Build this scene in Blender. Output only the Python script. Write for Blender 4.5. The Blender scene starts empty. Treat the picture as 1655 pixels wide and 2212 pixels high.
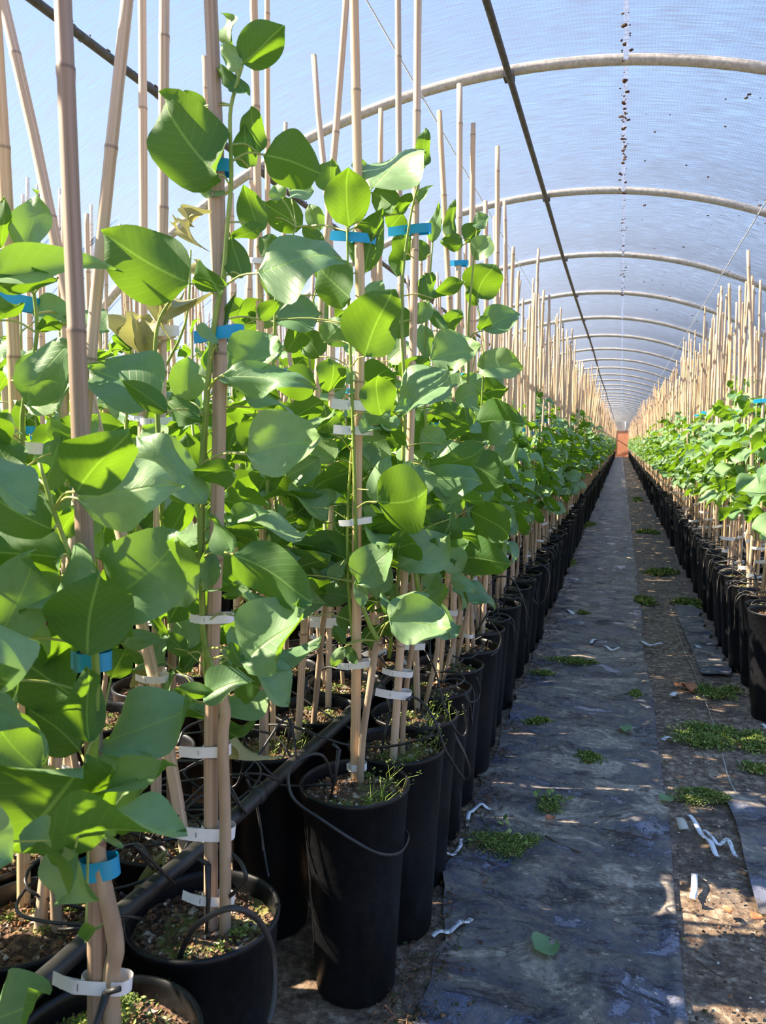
import bpy, math, random
import numpy as np
from mathutils import Vector, Matrix, noise

# ------------------------------------------------------------------ camera, world, sun, exposure
S = bpy.context.scene
COL = S.collection
W, H = 1655, 2212
FPX = 1660.0
CAMZ = 1.25
GZ = -0.045                                # level of the ground
VX, VY = 1342.0, 955.0                     # vanishing point of the aisle
_a, _b = VX - W/2, -(VY - H/2)
_p = math.atan2(-_b, FPX)
_y = Vector((_a, _b, FPX)).normalized()
_u = Vector((0, math.cos(_p), math.sin(_p)))
_x = _y.cross(_u)
if _x[0] < 0: _x = -_x
ROT = Matrix((_x, _y, _u))                 # camera axes (right, up, forward) -> world
RIGHT, UP, FWD = [Vector(ROT.col[i]) for i in range(3)]
cam = bpy.data.objects.new('camera', bpy.data.cameras.new('camera'))
COL.objects.link(cam)
cam.matrix_world = Matrix.Translation((0, 0, CAMZ)) @ Matrix((RIGHT, UP, -FWD)).transposed().to_4x4()
cam.data.sensor_width = 36
cam.data.lens = 36 * FPX / H
cam.data.dof.use_dof = True
cam.data.dof.focus_distance = 2.2
cam.data.dof.aperture_fstop = cam.data.lens / 2.6
cam.data.clip_start = 0.05
cam.data.clip_end = 300
S.camera = cam

SUN_TRAVEL = Vector((0.765, 0.12, -0.63)).normalized()
sun = bpy.data.objects.new('sun', bpy.data.lights.new('sun', 'SUN'))
sun.data.energy = 24.0
sun.data.color = (1.0, 0.86, 0.66)
sun.data.angle = math.radians(0.6)
sun.rotation_euler = SUN_TRAVEL.to_track_quat('-Z', 'Y').to_euler()
COL.objects.link(sun)

world = bpy.data.worlds.new('sky'); S.world = world
world.use_nodes = True
wn, wl = world.node_tree.nodes, world.node_tree.links
# clear late-morning sky: pale lavender-blue low down, deeper blue overhead (same all round)
tcw = wn.new('ShaderNodeTexCoord'); spw = wn.new('ShaderNodeSeparateXYZ'); wl.new(tcw.outputs['Generated'], spw.inputs[0])
rw = wn.new('ShaderNodeValToRGB'); wl.new(spw.outputs[2], rw.inputs[0])
e = rw.color_ramp.elements; e[0].position = 0.0; e[0].color = (0.80, 0.88, 1.0, 1); e[1].position = 0.75; e[1].color = (0.17, 0.40, 0.95, 1)
q = e.new(0.30); q.color = (0.42, 0.63, 1.0, 1)
wn['Background'].inputs[1].default_value = 1.45
wl.new(rw.outputs[0], wn['Background'].inputs[0])

S.view_settings.view_transform = 'Standard'
S.view_settings.look = 'None'
S.view_settings.exposure = 0.18
S.view_settings.gamma = 1.0
S.view_settings.use_curve_mapping = False
S.cycles.transparent_max_bounces = 12
S.cycles.max_bounces = 7

# ------------------------------------------------------------------ projection helpers
def ray(px, py): return ROT @ Vector((px - W/2, -(py - H/2), FPX))
def at_y(px, py, Y): d = ray(px, py); return Vector((0, 0, CAMZ)) + d * (Y / d.y)
def at_z(px, py, z): z = z + GZ if z < 0.1 else z; d = ray(px, py); return Vector((0, 0, CAMZ)) + d * ((z - CAMZ) / d.z)

# ------------------------------------------------------------------ materials
def new_mat(name):
    m = bpy.data.materials.new(name); m.use_nodes = True
    nt = m.node_tree
    return m, nt.nodes, nt.links, nt.nodes['Principled BSDF']
def N(n, t, **kw):
    x = n.new(t)
    for k, v in kw.items():
        if k.startswith('i_'): x.inputs[int(k[2:]) if k[2:].isdigit() else k[2:].replace('_', ' ')].default_value = v
        else: setattr(x, k, v)
    return x
def ramp(n, stops):
    r = n.new('ShaderNodeValToRGB'); e = r.color_ramp.elements
    while len(e) > 1: e.remove(e[-1])
    e[0].position = stops[0][0]; e[0].color = (*stops[0][1], 1)
    for p, c in stops[1:]:
        q = e.new(p); q.color = (*c, 1)
    return r
def M_(n, l, op, a, b=None, c=None):
    x = n.new('ShaderNodeMath'); x.operation = op
    for i, v in enumerate((a, b, c)):
        if v is None: continue
        if isinstance(v, (int, float)): x.inputs[i].default_value = v
        else: l.new(v, x.inputs[i])
    return x.outputs[0]

def mat_leaf(name, up1, up2, under, glow, vein, rough=0.42, trans=0.42):
    m, n, l, p = new_mat(name)
    uv = N(n, 'ShaderNodeUVMap'); uv.uv_map = 'UVMap'
    sp = N(n, 'ShaderNodeSeparateXYZ'); l.new(uv.outputs[0], sp.inputs[0])
    au = M_(n, l, 'ABSOLUTE', M_(n, l, 'SUBTRACT', sp.outputs[0], 0.5))
    mid = M_(n, l, 'SUBTRACT', 1.0, M_(n, l, 'DIVIDE', au, 0.024)); mid = M_(n, l, 'MAXIMUM', mid, 0)
    ph = M_(n, l, 'FRACT', M_(n, l, 'MULTIPLY', M_(n, l, 'SUBTRACT', sp.outputs[1], M_(n, l, 'MULTIPLY', au, 0.62)), 10.0))
    ph = M_(n, l, 'ABSOLUTE', M_(n, l, 'SUBTRACT', ph, 0.5))
    lat = M_(n, l, 'MULTIPLY', M_(n, l, 'MAXIMUM', M_(n, l, 'SUBTRACT', 1.0, M_(n, l, 'DIVIDE', ph, 0.06)), 0), 0.30)
    v = M_(n, l, 'MINIMUM', M_(n, l, 'ADD', mid, lat), 1.0)
    oi = N(n, 'ShaderNodeObjectInfo'); gi = N(n, 'ShaderNodeNewGeometry')
    rnd = M_(n, l, 'FRACT', M_(n, l, 'ADD', oi.outputs['Random'], gi.outputs['Random Per Island']))
    c = ramp(n, [(0, up1), (1, up2)]); l.new(rnd, c.inputs[0])
    ns = N(n, 'ShaderNodeTexNoise', i_Scale=7.0); l.new(uv.outputs[0], ns.inputs['Vector'])
    hs = N(n, 'ShaderNodeHueSaturation'); l.new(c.outputs[0], hs.inputs['Color'])
    l.new(M_(n, l, 'ADD', M_(n, l, 'MULTIPLY', ns.outputs[0], 0.5), 0.75), hs.inputs['Value'])
    mx = N(n, 'ShaderNodeMix', data_type='RGBA'); l.new(gi.outputs['Backfacing'], mx.inputs[0])
    l.new(hs.outputs[0], mx.inputs[6]); mx.inputs[7].default_value = (*under, 1)
    mv = N(n, 'ShaderNodeMix', data_type='RGBA'); l.new(M_(n, l, 'MULTIPLY', v, 0.62), mv.inputs[0])
    l.new(mx.outputs[2], mv.inputs[6]); mv.inputs[7].default_value = (*vein, 1)
    l.new(mv.outputs[2], p.inputs['Base Color'])
    l.new(M_(n, l, 'ADD', M_(n, l, 'MULTIPLY', gi.outputs['Backfacing'], 0.2), rough), p.inputs['Roughness'])
    p.inputs['Specular IOR Level'].default_value = 0.42
    bp = N(n, 'ShaderNodeBump', i_Strength=0.30, i_Distance=0.004)
    l.new(M_(n, l, 'SUBTRACT', 1.0, v), bp.inputs['Height']); l.new(bp.outputs[0], p.inputs['Normal'])
    tr = N(n, 'ShaderNodeBsdfTranslucent')
    g = N(n, 'ShaderNodeMix', data_type='RGBA'); l.new(M_(n, l, 'MULTIPLY', v, 0.8), g.inputs[0])
    g.inputs[6].default_value = (*glow, 1); g.inputs[7].default_value = (*[min(1, q*1.7) for q in glow[:2]], glow[2]*2.5, 1)
    l.new(g.outputs[2], tr.inputs[0])
    ms = N(n, 'ShaderNodeMixShader', i_0=trans)
    l.new(p.outputs[0], ms.inputs[1]); l.new(tr.outputs[0], ms.inputs[2])
    l.new(ms.outputs[0], n['Material Output'].inputs[0])
    return m
LEAF = mat_leaf('leaf_green', (0.125, 0.25, 0.11), (0.26, 0.40, 0.18), (0.05, 0.135, 0.03), (0.26, 0.48, 0.015), (0.30, 0.46, 0.13), 0.46, 0.33)
LEAF_DRY = mat_leaf('leaf_withered', (0.34, 0.32, 0.13), (0.42, 0.40, 0.18), (0.36, 0.34, 0.16), (0.42, 0.42, 0.12), (0.5, 0.45, 0.25), 0.7, 0.25)

def mat_simple(name, c1, c2=None, scale=20, rough=0.6, bump=0.0, spec=0.5, stretch=None, detail=4, lo=0.35, hi=0.65, coords='Object', bdist=0.002):
    m, n, l, p = new_mat(name)
    p.inputs['Roughness'].default_value = rough
    p.inputs['Specular IOR Level'].default_value = spec
    tc = N(n, 'ShaderNodeTexCoord')
    src = tc.outputs[coords]
    if stretch:
        mp = N(n, 'ShaderNodeMapping'); mp.inputs['Scale'].default_value = stretch
        l.new(src, mp.inputs[0]); src = mp.outputs[0]
    ns = N(n, 'ShaderNodeTexNoise', i_Scale=scale, i_Detail=detail); l.new(src, ns.inputs['Vector'])
    r = ramp(n, [(lo, c1), (hi, c2 or c1)]); l.new(ns.outputs[0], r.inputs[0])
    l.new(r.outputs[0], p.inputs['Base Color'])
    if bump:
        b = N(n, 'ShaderNodeBump', i_Strength=bump, i_Distance=bdist); l.new(ns.outputs[0], b.inputs['Height']); l.new(b.outputs[0], p.inputs['Normal'])
    return m
POT = mat_simple('black_plastic', (0.004, 0.0045, 0.006), (0.009, 0.0095, 0.011), 60, 0.42, 0.4, 0.35, bdist=0.0006)
TUBE = mat_simple('black_tube', (0.012, 0.012, 0.013), (0.045, 0.042, 0.038), 14, 0.45, 0.1)
WHITE = mat_simple('white_tape', (0.78, 0.77, 0.74), (0.88, 0.88, 0.86), 30, 0.6)
WHITE_OLD = mat_simple('soiled_tape', (0.38, 0.35, 0.31), (0.80, 0.79, 0.76), 90, 0.7, lo=0.40, hi=0.5)
BLUE = mat_simple('blue_tape', (0.0, 0.26, 0.50), (0.01, 0.36, 0.62), 20, 0.35)
SHOOT = mat_simple('green_stem', (0.16, 0.26, 0.03), (0.30, 0.38, 0.07), 14, 0.5)
STALK = mat_simple('leaf_stalk_green', (0.30, 0.38, 0.08), (0.42, 0.42, 0.12), 14, 0.5)
STEEL = mat_simple('weathered_steel', (0.40, 0.36, 0.31), (0.58, 0.53, 0.46), 60, 0.55, 0.4, stretch=(1, 1, 1))
DARKSTEEL = mat_simple('dark_pipe', (0.045, 0.042, 0.04), (0.09, 0.085, 0.08), 30, 0.6)
def mat_tape():
    m, n, l, p = new_mat('seam_tape'); p.inputs['Base Color'].default_value = (0.3, 0.34, 0.45, 1)
    t = N(n, 'ShaderNodeBsdfTranslucent'); t.inputs[0].default_value = (0.25, 0.30, 0.42, 1); ms = N(n, 'ShaderNodeMixShader', i_0=0.7)
    l.new(p.outputs[0], ms.inputs[1]); l.new(t.outputs[0], ms.inputs[2]); l.new(ms.outputs[0], n['Material Output'].inputs[0]); return m
SEAM = mat_tape()
CORD = mat_simple('white_cord', (0.7, 0.75, 0.85), None, 5, 0.6)
GRIME = mat_simple('dirt_crumbs', (0.06, 0.03, 0.015), (0.12, 0.06, 0.03), 40, 0.9)
TWIG = mat_simple('twig_brown', (0.07, 0.045, 0.03), (0.16, 0.11, 0.07), 40, 0.8, 0.4)
STRING = mat_simple('jute_string', (0.42, 0.38, 0.30), (0.6, 0.55, 0.45), 40, 0.8)
DOORM = mat_simple('orange_door_panel', (0.78, 0.30, 0.15), (0.86, 0.36, 0.19), 2, 0.7)
ENDM = mat_simple('grey_end_cloth', (0.34, 0.31, 0.28), (0.42, 0.39, 0.36), 3, 0.9)
LITTER = mat_simple('leaf_litter_brown', (0.09, 0.045, 0.02), (0.42, 0.20, 0.08), 9, 0.8)
LITTER2 = mat_simple('pale_litter', (0.42, 0.34, 0.24), (0.65, 0.58, 0.45), 9, 0.8)
FALLEN = mat_simple('dry_orange_leaf', (0.45, 0.14, 0.05), (0.55, 0.22, 0.09), 30, 0.7)
COUPLE = mat_simple('grey_coupling', (0.35, 0.33, 0.30), (0.5, 0.48, 0.44), 30, 0.4)

def mat_bamboo(name='bamboo', tint=None):
    m, n, l, p = new_mat(name)
    uv = N(n, 'ShaderNodeUVMap'); uv.uv_map = 'UVMap'
    mp = N(n, 'ShaderNodeMapping'); mp.inputs['Scale'].default_value = (9, 0.35, 1); l.new(uv.outputs[0], mp.inputs[0])
    oi = N(n, 'ShaderNodeObjectInfo'); gi = N(n, 'ShaderNodeNewGeometry')
    rnd = M_(n, l, 'FRACT', M_(n, l, 'ADD', oi.outputs['Random'], gi.outputs['Random Per Island']))
    off = N(n, 'ShaderNodeCombineXYZ'); l.new(M_(n, l, 'MULTIPLY', rnd, 37), off.inputs[1]); l.new(off.outputs[0], mp.inputs['Location'])
    ns = N(n, 'ShaderNodeTexNoise', i_Scale=1.6, i_Detail=6, i_Roughness=0.62); l.new(mp.outputs[0], ns.inputs['Vector'])
    r = ramp(n, [(0.20, (0.22, 0.15, 0.095)), (0.36, (0.50, 0.37, 0.24)), (0.55, (0.72, 0.56, 0.41)), (0.85, (0.84, 0.71, 0.55))]); l.new(ns.outputs[0], r.inputs[0])
    # tint from cane to cane: grey-brown, tan, yellow
    t = ramp(n, [(0.0, (0.66, 0.60, 0.56)), (0.2, (0.88, 0.83, 0.78)), (0.55, (1.0, 0.93, 0.86)), (0.85, (1.0, 0.86, 0.66))] if tint is None else [(0, tint), (1, tint)]); l.new(rnd, t.inputs[0])
    mu = N(n, 'ShaderNodeMix', data_type='RGBA', blend_type='MULTIPLY'); mu.inputs[0].default_value = 1
    l.new(r.outputs[0], mu.inputs[6]); l.new(t.outputs[0], mu.inputs[7])
    # dark specks low on the cane and at the joints
    sp = N(n, 'ShaderNodeSeparateXYZ'); l.new(uv.outputs[0], sp.inputs[0])
    fr = M_(n, l, 'ABSOLUTE', M_(n, l, 'SUBTRACT', M_(n, l, 'FRACT', M_(n, l, 'ADD', sp.outputs[1], 0.5)), 0.5))
    nd = M_(n, l, 'MULTIPLY', M_(n, l, 'MAXIMUM', M_(n, l, 'SUBTRACT', 1.0, M_(n, l, 'DIVIDE', fr, 0.012)), 0), 0.65)
    mx = N(n, 'ShaderNodeMix', data_type='RGBA'); l.new(nd, mx.inputs[0]); l.new(mu.outputs[2], mx.inputs[6]); mx.inputs[7].default_value = (0.09, 0.055, 0.035, 1)
    l.new(mx.outputs[2], p.inputs['Base Color']); p.inputs['Roughness'].default_value = 0.55
    b = N(n, 'ShaderNodeBump', i_Strength=0.35, i_Distance=0.001); l.new(ns.outputs[0], b.inputs['Height']); l.new(b.outputs[0], p.inputs['Normal'])
    return m
BAMBOO = mat_bamboo()
BAMBOO_SHADED = mat_bamboo('shaded_bamboo', (0.52, 0.46, 0.43))  # nearest cane: its shade is painted in as a darker grey-brown tint
BARK = mat_simple('tan_bark', (0.30, 0.20, 0.12), (0.50, 0.37, 0.24), 26, 0.8, 0.9, stretch=(1, 1, 0.25), bdist=0.003)

def mat_soil():
    m, n, l, p = new_mat('potting_soil')
    tc = N(n, 'ShaderNodeTexCoord'); oi = N(n, 'ShaderNodeObjectInfo')
    ad = N(n, 'ShaderNodeVectorMath'); ad.operation = 'ADD'
    cb = N(n, 'ShaderNodeCombineXYZ'); l.new(M_(n, l, 'MULTIPLY', oi.outputs['Random'], 50), cb.inputs[0])
    l.new(tc.outputs['Object'], ad.inputs[0]); l.new(cb.outputs[0], ad.inputs[1]); v = ad.outputs[0]
    n1 = N(n, 'ShaderNodeTexNoise', i_Scale=75.0, i_Detail=6); l.new(v, n1.inputs['Vector'])
    r1 = ramp(n, [(0.3, (0.035, 0.019, 0.012)), (0.5, (0.12, 0.063, 0.036)), (0.7, (0.30, 0.18, 0.10))]); l.new(n1.outputs[0], r1.inputs[0])
    vo = N(n, 'ShaderNodeTexVoronoi', i_Scale=95.0); l.new(v, vo.inputs['Vector'])
    sp = N(n, 'ShaderNodeSeparateXYZ'); l.new(vo.outputs['Color'], sp.inputs[0])
    peb = M_(n, l, 'GREATER_THAN', sp.outputs[0], 0.90)
    m1 = N(n, 'ShaderNodeMix', data_type='RGBA'); l.new(peb, m1.inputs[0]); l.new(r1.outputs[0], m1.inputs[6]); m1.inputs[7].default_value = (0.50, 0.42, 0.33, 1)
    n2 = N(n, 'ShaderNodeTexNoise', i_Scale=14.0, i_Detail=5); l.new(v, n2.inputs['Vector'])
    mo = ramp(n, [(0.50, (0, 0, 0)), (0.60, (1, 1, 1))]); l.new(n2.outputs[0], mo.inputs[0])
    m2 = N(n, 'ShaderNodeMix', data_type='RGBA'); l.new(M_(n, l, 'MULTIPLY', mo.outputs[0], 0.75), m2.inputs[0]); l.new(m1.outputs[2], m2.inputs[6]); m2.inputs[7].default_value = (0.15, 0.17, 0.03, 1)
    l.new(m2.outputs[2], p.inputs['Base Color']); p.inputs['Roughness'].default_value = 0.9
    b = N(n, 'ShaderNodeBump', i_Strength=1.0, i_Distance=0.012); l.new(vo.outputs['Distance'], b.inputs['Height']); l.new(b.outputs[0], p.inputs['Normal'])
    return m
SOIL = mat_soil()

def mat_ground(name, mud, sheet1, sheet2, mud_lo, mud_hi, srough):
    m, n, l, p = new_mat(name)
    ge = N(n, 'ShaderNodeNewGeometry'); v = ge.outputs['Position']
    mpg = N(n, 'ShaderNodeMapping'); mpg.inputs['Scale'].default_value = (0.8, 1.25, 1); mpg.inputs['Rotation'].default_value = (0, 0, 0.5); l.new(v, mpg.inputs[0])
    n1 = N(n, 'ShaderNodeTexNoise', i_Scale=3.4, i_Detail=11, i_Roughness=0.74, i_Distortion=0.7); l.new(mpg.outputs[0], n1.inputs['Vector'])
    mask = ramp(n, [(mud_lo, (0, 0, 0)), (mud_hi, (1, 1, 1))]); l.new(n1.outputs[0], mask.inputs[0])
    n2 = N(n, 'ShaderNodeTexNoise', i_Scale=38.0, i_Detail=8, i_Roughness=0.7); l.new(v, n2.inputs['Vector'])
    mr = ramp(n, [(0.32, mud[0]), (0.5, mud[1]), (0.68, mud[2])]); l.new(n2.outputs[0], mr.inputs[0])
    n3 = N(n, 'ShaderNodeTexNoise', i_Scale=11.0, i_Detail=5); l.new(v, n3.inputs['Vector'])
    sr = ramp(n, [(0.35, sheet1), (0.7, sheet2)]); l.new(n3.outputs[0], sr.inputs[0])
    # fine crumbs of dirt lying on the clean areas
    vo = N(n, 'ShaderNodeTexNoise', i_Scale=110.0, i_Detail=4); l.new(v, vo.inputs['Vector'])
    cr = ramp(n, [(0.62, (0, 0, 0)), (0.68, (1, 1, 1))]); l.new(vo.outputs[0], cr.inputs[0])
    mk = M_(n, l, 'MAXIMUM', M_(n, l, 'MULTIPLY', mask.outputs[0], 0.92), M_(n, l, 'MULTIPLY', cr.outputs[0], 0.7))
    mx = N(n, 'ShaderNodeMix', data_type='RGBA'); l.new(mk, mx.inputs[0]); l.new(sr.outputs[0], mx.inputs[6]); l.new(mr.outputs[0], mx.inputs[7])
    mp4 = N(n, 'ShaderNodeMapping'); mp4.inputs['Scale'].default_value = (0.7, 1.5, 1); l.new(v, mp4.inputs[0])
    n4 = N(n, 'ShaderNodeTexNoise', i_Scale=6.5, i_Detail=12, i_Roughness=0.78, i_Distortion=0.5); l.new(mp4.outputs[0], n4.inputs['Vector'])
    dm = ramp(n, [(0.54, (0, 0, 0)), (0.60, (1, 1, 1))]); l.new(n4.outputs[0], dm.inputs[0])
    dc = ramp(n, [(0.35, (0.045, 0.030, 0.020)), (0.65, (0.18, 0.11, 0.07))]); l.new(n2.outputs[0], dc.inputs[0])
    m5 = N(n, 'ShaderNodeMix', data_type='RGBA'); l.new(M_(n, l, 'MULTIPLY', dm.outputs[0], 0.62), m5.inputs[0]); l.new(mx.outputs[2], m5.inputs[6]); l.new(dc.outputs[0], m5.inputs[7])
    l.new(m5.outputs[2], p.inputs['Base Color']); mk = M_(n, l, 'MAXIMUM', mk, dm.outputs[0])
    l.new(M_(n, l, 'ADD', M_(n, l, 'MULTIPLY', mk, 0.55), srough), p.inputs['Roughness'])
    h = M_(n, l, 'ADD', M_(n, l, 'MULTIPLY', mk, M_(n, l, 'ADD', n2.outputs[0], 0.5)), M_(n, l, 'MULTIPLY', n3.outputs[0], 0.8))
    b = N(n, 'ShaderNodeBump', i_Strength=1.0, i_Distance=0.012); l.new(h, b.inputs['Height']); l.new(b.outputs[0], p.inputs['Normal'])
    return m
MUDC = ((0.22, 0.16, 0.11), (0.50, 0.40, 0.29), (0.76, 0.64, 0.48))
SHEET = mat_ground('ground_sheet_plastic', MUDC, (0.10, 0.11, 0.165), (0.21, 0.22, 0.28), 0.42, 0.56, 0.25)
FLOORM = mat_ground('muddy_weed_mat', ((0.085, 0.050, 0.030), (0.27, 0.18, 0.11), (0.68, 0.52, 0.36)), (0.12, 0.105, 0.10), (0.24, 0.21, 0.19), 0.26, 0.46, 0.45)

def mat_cloth():
    m, n, l, p = new_mat('shade_cloth')
    uv = N(n, 'ShaderNodeUVMap'); uv.uv_map = 'UVMap'          # u = along the arc in m, v = along the tunnel in m
    def wave(sc, ax):
        sp = N(n, 'ShaderNodeSeparateXYZ'); l.new(uv.outputs[0], sp.inputs[0])
        return M_(n, l, 'ADD', M_(n, l, 'MULTIPLY', M_(n, l, 'SINE', M_(n, l, 'MULTIPLY', sp.outputs[ax], sc)), 0.5), 0.5)
    w1 = wave(2*math.pi/0.011, 1); w2 = wave(2*math.pi/0.016, 0)
    mp = N(n, 'ShaderNodeMapping'); mp.inputs['Scale'].default_value = (5.5, 75, 1); l.new(uv.outputs[0], mp.inputs[0])
    ns = N(n, 'ShaderNodeTexNoise', i_Scale=1.0, i_Detail=7, i_Roughness=0.72); l.new(mp.outputs[0], ns.inputs['Vector'])
    mp2 = N(n, 'ShaderNodeMapping'); mp2.inputs['Scale'].default_value = (0.5, 0.8, 1); l.new(uv.outputs[0], mp2.inputs[0])
    n2 = N(n, 'ShaderNodeTexNoise', i_Scale=1.3, i_Detail=3); l.new(mp2.outputs[0], n2.inputs['Vector'])
    th = M_(n, l, 'ADD', M_(n, l, 'MULTIPLY', w1, 0.14), M_(n, l, 'MULTIPLY', w2, 0.08))
    th = M_(n, l, 'ADD', th, M_(n, l, 'MULTIPLY', ns.outputs[0], 1.5))
    th = M_(n, l, 'ADD', th, M_(n, l, 'MULTIPLY', n2.outputs[0], 0.12))
    tf = M_(n, l, 'MINIMUM', M_(n, l, 'MAXIMUM', M_(n, l, 'SUBTRACT', 1.60, th), 0.12), 0.93)   # openness of the weave
    ge = N(n, 'ShaderNodeNewGeometry'); dt = N(n, 'ShaderNodeVectorMath'); dt.operation = 'DOT_PRODUCT'
    l.new(ge.outputs['Incoming'], dt.inputs[0]); l.new(ge.outputs['Normal'], dt.inputs[1])
    cs = M_(n, l, 'MAXIMUM', M_(n, l, 'ABSOLUTE', dt.outputs['Value']), 0.10)
    tf = M_(n, l, 'POWER', tf, M_(n, l, 'DIVIDE', 1.0, cs))      # light crosses more thread when it comes in at a slant
    df = N(n, 'ShaderNodeBsdfDiffuse'); df.inputs[0].default_value = (0.20, 0.215, 0.25, 1)
    tl = N(n, 'ShaderNodeBsdfTranslucent'); tl.inputs[0].default_value = (0.13, 0.155, 0.21, 1)
    a = N(n, 'ShaderNodeMixShader', i_0=0.55); l.new(df.outputs[0], a.inputs[1]); l.new(tl.outputs[0], a.inputs[2])
    t = N(n, 'ShaderNodeBsdfTransparent'); t.inputs[0].default_value = (0.97, 0.98, 1, 1)
    ms = N(n, 'ShaderNodeMixShader'); l.new(tf, ms.inputs[0]); l.new(a.outputs[0], ms.inputs[1]); l.new(t.outputs[0], ms.inputs[2])
    l.new(ms.outputs[0], n['Material Output'].inputs[0])
    return m
CLOTH = mat_cloth()

def mat_moss():
    m, n, l, p = new_mat('moss')
    gi = N(n, 'ShaderNodeNewGeometry')
    r = ramp(n, [(0, (0.06, 0.11, 0.015)), (0.45, (0.15, 0.24, 0.03)), (0.75, (0.32, 0.38, 0.07)), (0.9, (0.5, 0.5, 0.16)), (1, (0.28, 0.17, 0.07))]); l.new(gi.outputs['Random Per Island'], r.inputs[0])
    l.new(r.outputs[0], p.inputs['Base Color']); p.inputs['Roughness'].default_value = 0.7
    return m
MOSS = mat_moss()
MOSSBASE = mat_simple('moss_base', (0.03, 0.035, 0.01), (0.09, 0.10, 0.025), 60, 0.9, 0.8)

# ------------------------------------------------------------------ object helpers
def tag(o, label=None, cat=None, group=None, kind=None):
    if label: o['label'] = label
    if cat: o['category'] = cat
    if group: o['group'] = group
    if kind: o['kind'] = kind
    return o
def link(name, me, parent=None, loc=None, mw=None):
    o = bpy.data.objects.new(name, me); COL.objects.link(o)
    if parent is not None: o.parent = parent
    if mw is not None: o.matrix_local = mw
    if loc is not None: o.location = loc
    return o
def empty(name, loc):
    o = bpy.data.objects.new(name, None); COL.objects.link(o); o.location = loc; o.empty_display_size = 0.05
    return o

class MB:
    """collects vertices, faces, uvs and material indices for one mesh"""
    def __init__(s): s.v = []; s.f = []; s.uv = []; s.mi = []; s.mats = []
    def m(s, mat):
        if mat not in s.mats: s.mats.append(mat)
        return s.mats.index(mat)
    def tube(s, pts, rad, sides=8, mat=None, cap=True, nodes=None, vscale=4.0, flat=1.0):
        mi = s.m(mat); pts = [Vector(p) for p in pts]; b = len(s.v)
        n = len(pts); L = 0; vv = []
        t0 = (pts[1]-pts[0]).normalized()
        ref = Vector((0, 0, 1)) if abs(t0.z) < 0.9 else Vector((1, 0, 0))
        nrm = t0.cross(ref).normalized()
        for i, p in enumerate(pts):
            t = (pts[min(i+1, n-1)] - pts[max(i-1, 0)]).normalized()
            nrm = (nrm - t * nrm.dot(t)).normalized(); bi = t.cross(nrm)
            if i: L += (p-pts[i-1]).length
            vv.append(L)
            r = rad[i] if isinstance(rad, (list, tuple)) else rad
            for k in range(sides):
                a = 2*math.pi*k/sides
                s.v.append(p + nrm*(math.cos(a)*r) + bi*(math.sin(a)*r*flat))
        for i in range(n-1):
            for k in range(sides):
                k2 = (k+1) % sides
                s.f.append((b+i*sides+k, b+i*sides+k2, b+(i+1)*sides+k2, b+(i+1)*sides+k)); s.mi.append(mi)
                u0, u1 = k/sides, (k+1)/sides; v0, v1 = vv[i]*vscale, vv[i+1]*vscale
                s.uv += [(u0, v0), (u1, v0), (u1, v1), (u0, v1)]
        if cap:
            for i, rev in ((0, True), (n-1, False)):
                idx = [b+i*sides+k for k in range(sides)]
                if rev: idx.reverse()
                s.f.append(tuple(idx)); s.mi.append(mi); s.uv += [(0.5, vv[i]*vscale)]*sides
    def ribbon(s, pts, up, h, mat, th=0.0):
        mi = s.m(mat); b = len(s.v); n = len(pts); up = Vector(up)*h/2
        for p in pts: s.v += [Vector(p)-up, Vector(p)+up]
        for i in range(n-1):
            s.f.append((b+2*i, b+2*i+2, b+2*i+3, b+2*i+1)); s.mi.append(mi)
            s.uv += [(0, 0), (1, 0), (1, 1), (0, 1)]
    def box(s, c, d, mat, rot=None):
        mi = s.m(mat); b = len(s.v); c = Vector(c)
        for x in (-.5, .5):
            for y in (-.5, .5):
                for z in (-.5, .5):
                    q = Vector((x*d[0], y*d[1], z*d[2]))
                    s.v.append(c + (rot @ q if rot else q))
        for f in ((0, 1, 3, 2), (4, 6, 7, 5), (0, 4, 5, 1), (2, 3, 7, 6), (0, 2, 6, 4), (1, 5, 7, 3)):
            s.f.append(tuple(b+i for i in f)); s.mi.append(mi); s.uv += [(0, 0), (1, 0), (1, 1), (0, 1)]
    def lathe(s, prof, sides, mat, c=(0, 0, 0)):
        mi = s.m(mat); b = len(s.v); c = Vector(c)
        for r, z in prof:
            for k in range(sides):
                a = 2*math.pi*k/sides; s.v.append(c + Vector((math.cos(a)*r, math.sin(a)*r, z)))
        for i in range(len(prof)-1):
            for k in range(sides):
                k2 = (k+1) % sides
                s.f.append((b+i*sides+k, b+i*sides+k2, b+(i+1)*sides+k2, b+(i+1)*sides+k)); s.mi.append(mi)
                s.uv += [(k/sides, prof[i][1]), ((k+1)/sides, prof[i][1]), ((k+1)/sides, prof[i+1][1]), (k/sides, prof[i+1][1])]
    def mesh(s, name, smooth=True):
        me = bpy.data.meshes.new(name)
        me.from_pydata([tuple(v) for v in s.v], [], s.f)
        for m in s.mats: me.materials.append(m)
        me.polygons.foreach_set('material_index', s.mi)
        if smooth: me.polygons.foreach_set('use_smooth', [True]*len(s.f))
        uv = me.uv_layers.new(name='UVMap'); uv.data.foreach_set('uv', [c for q in s.uv for c in q])
        me.update()
        return me

def smooth_path(pts, k=5):
    """Catmull-Rom through the points"""
    P = [Vector(p) for p in pts]
    if len(P) < 3: return [P[0].lerp(P[-1], i/(k)) for i in range(k+1)]
    P = [P[0]*2-P[1]] + P + [P[-1]*2-P[-2]]; out = []
    for i in range(1, len(P)-2):
        a, b, c, d = P[i-1:i+3]
        for j in range(k):
            t = j/k
            out.append(0.5*((2*b)+(c-a)*t+(2*a-5*b+4*c-d)*t*t+(3*b-a-3*c+d)*t**3))
    out.append(P[-2]); return out

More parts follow.
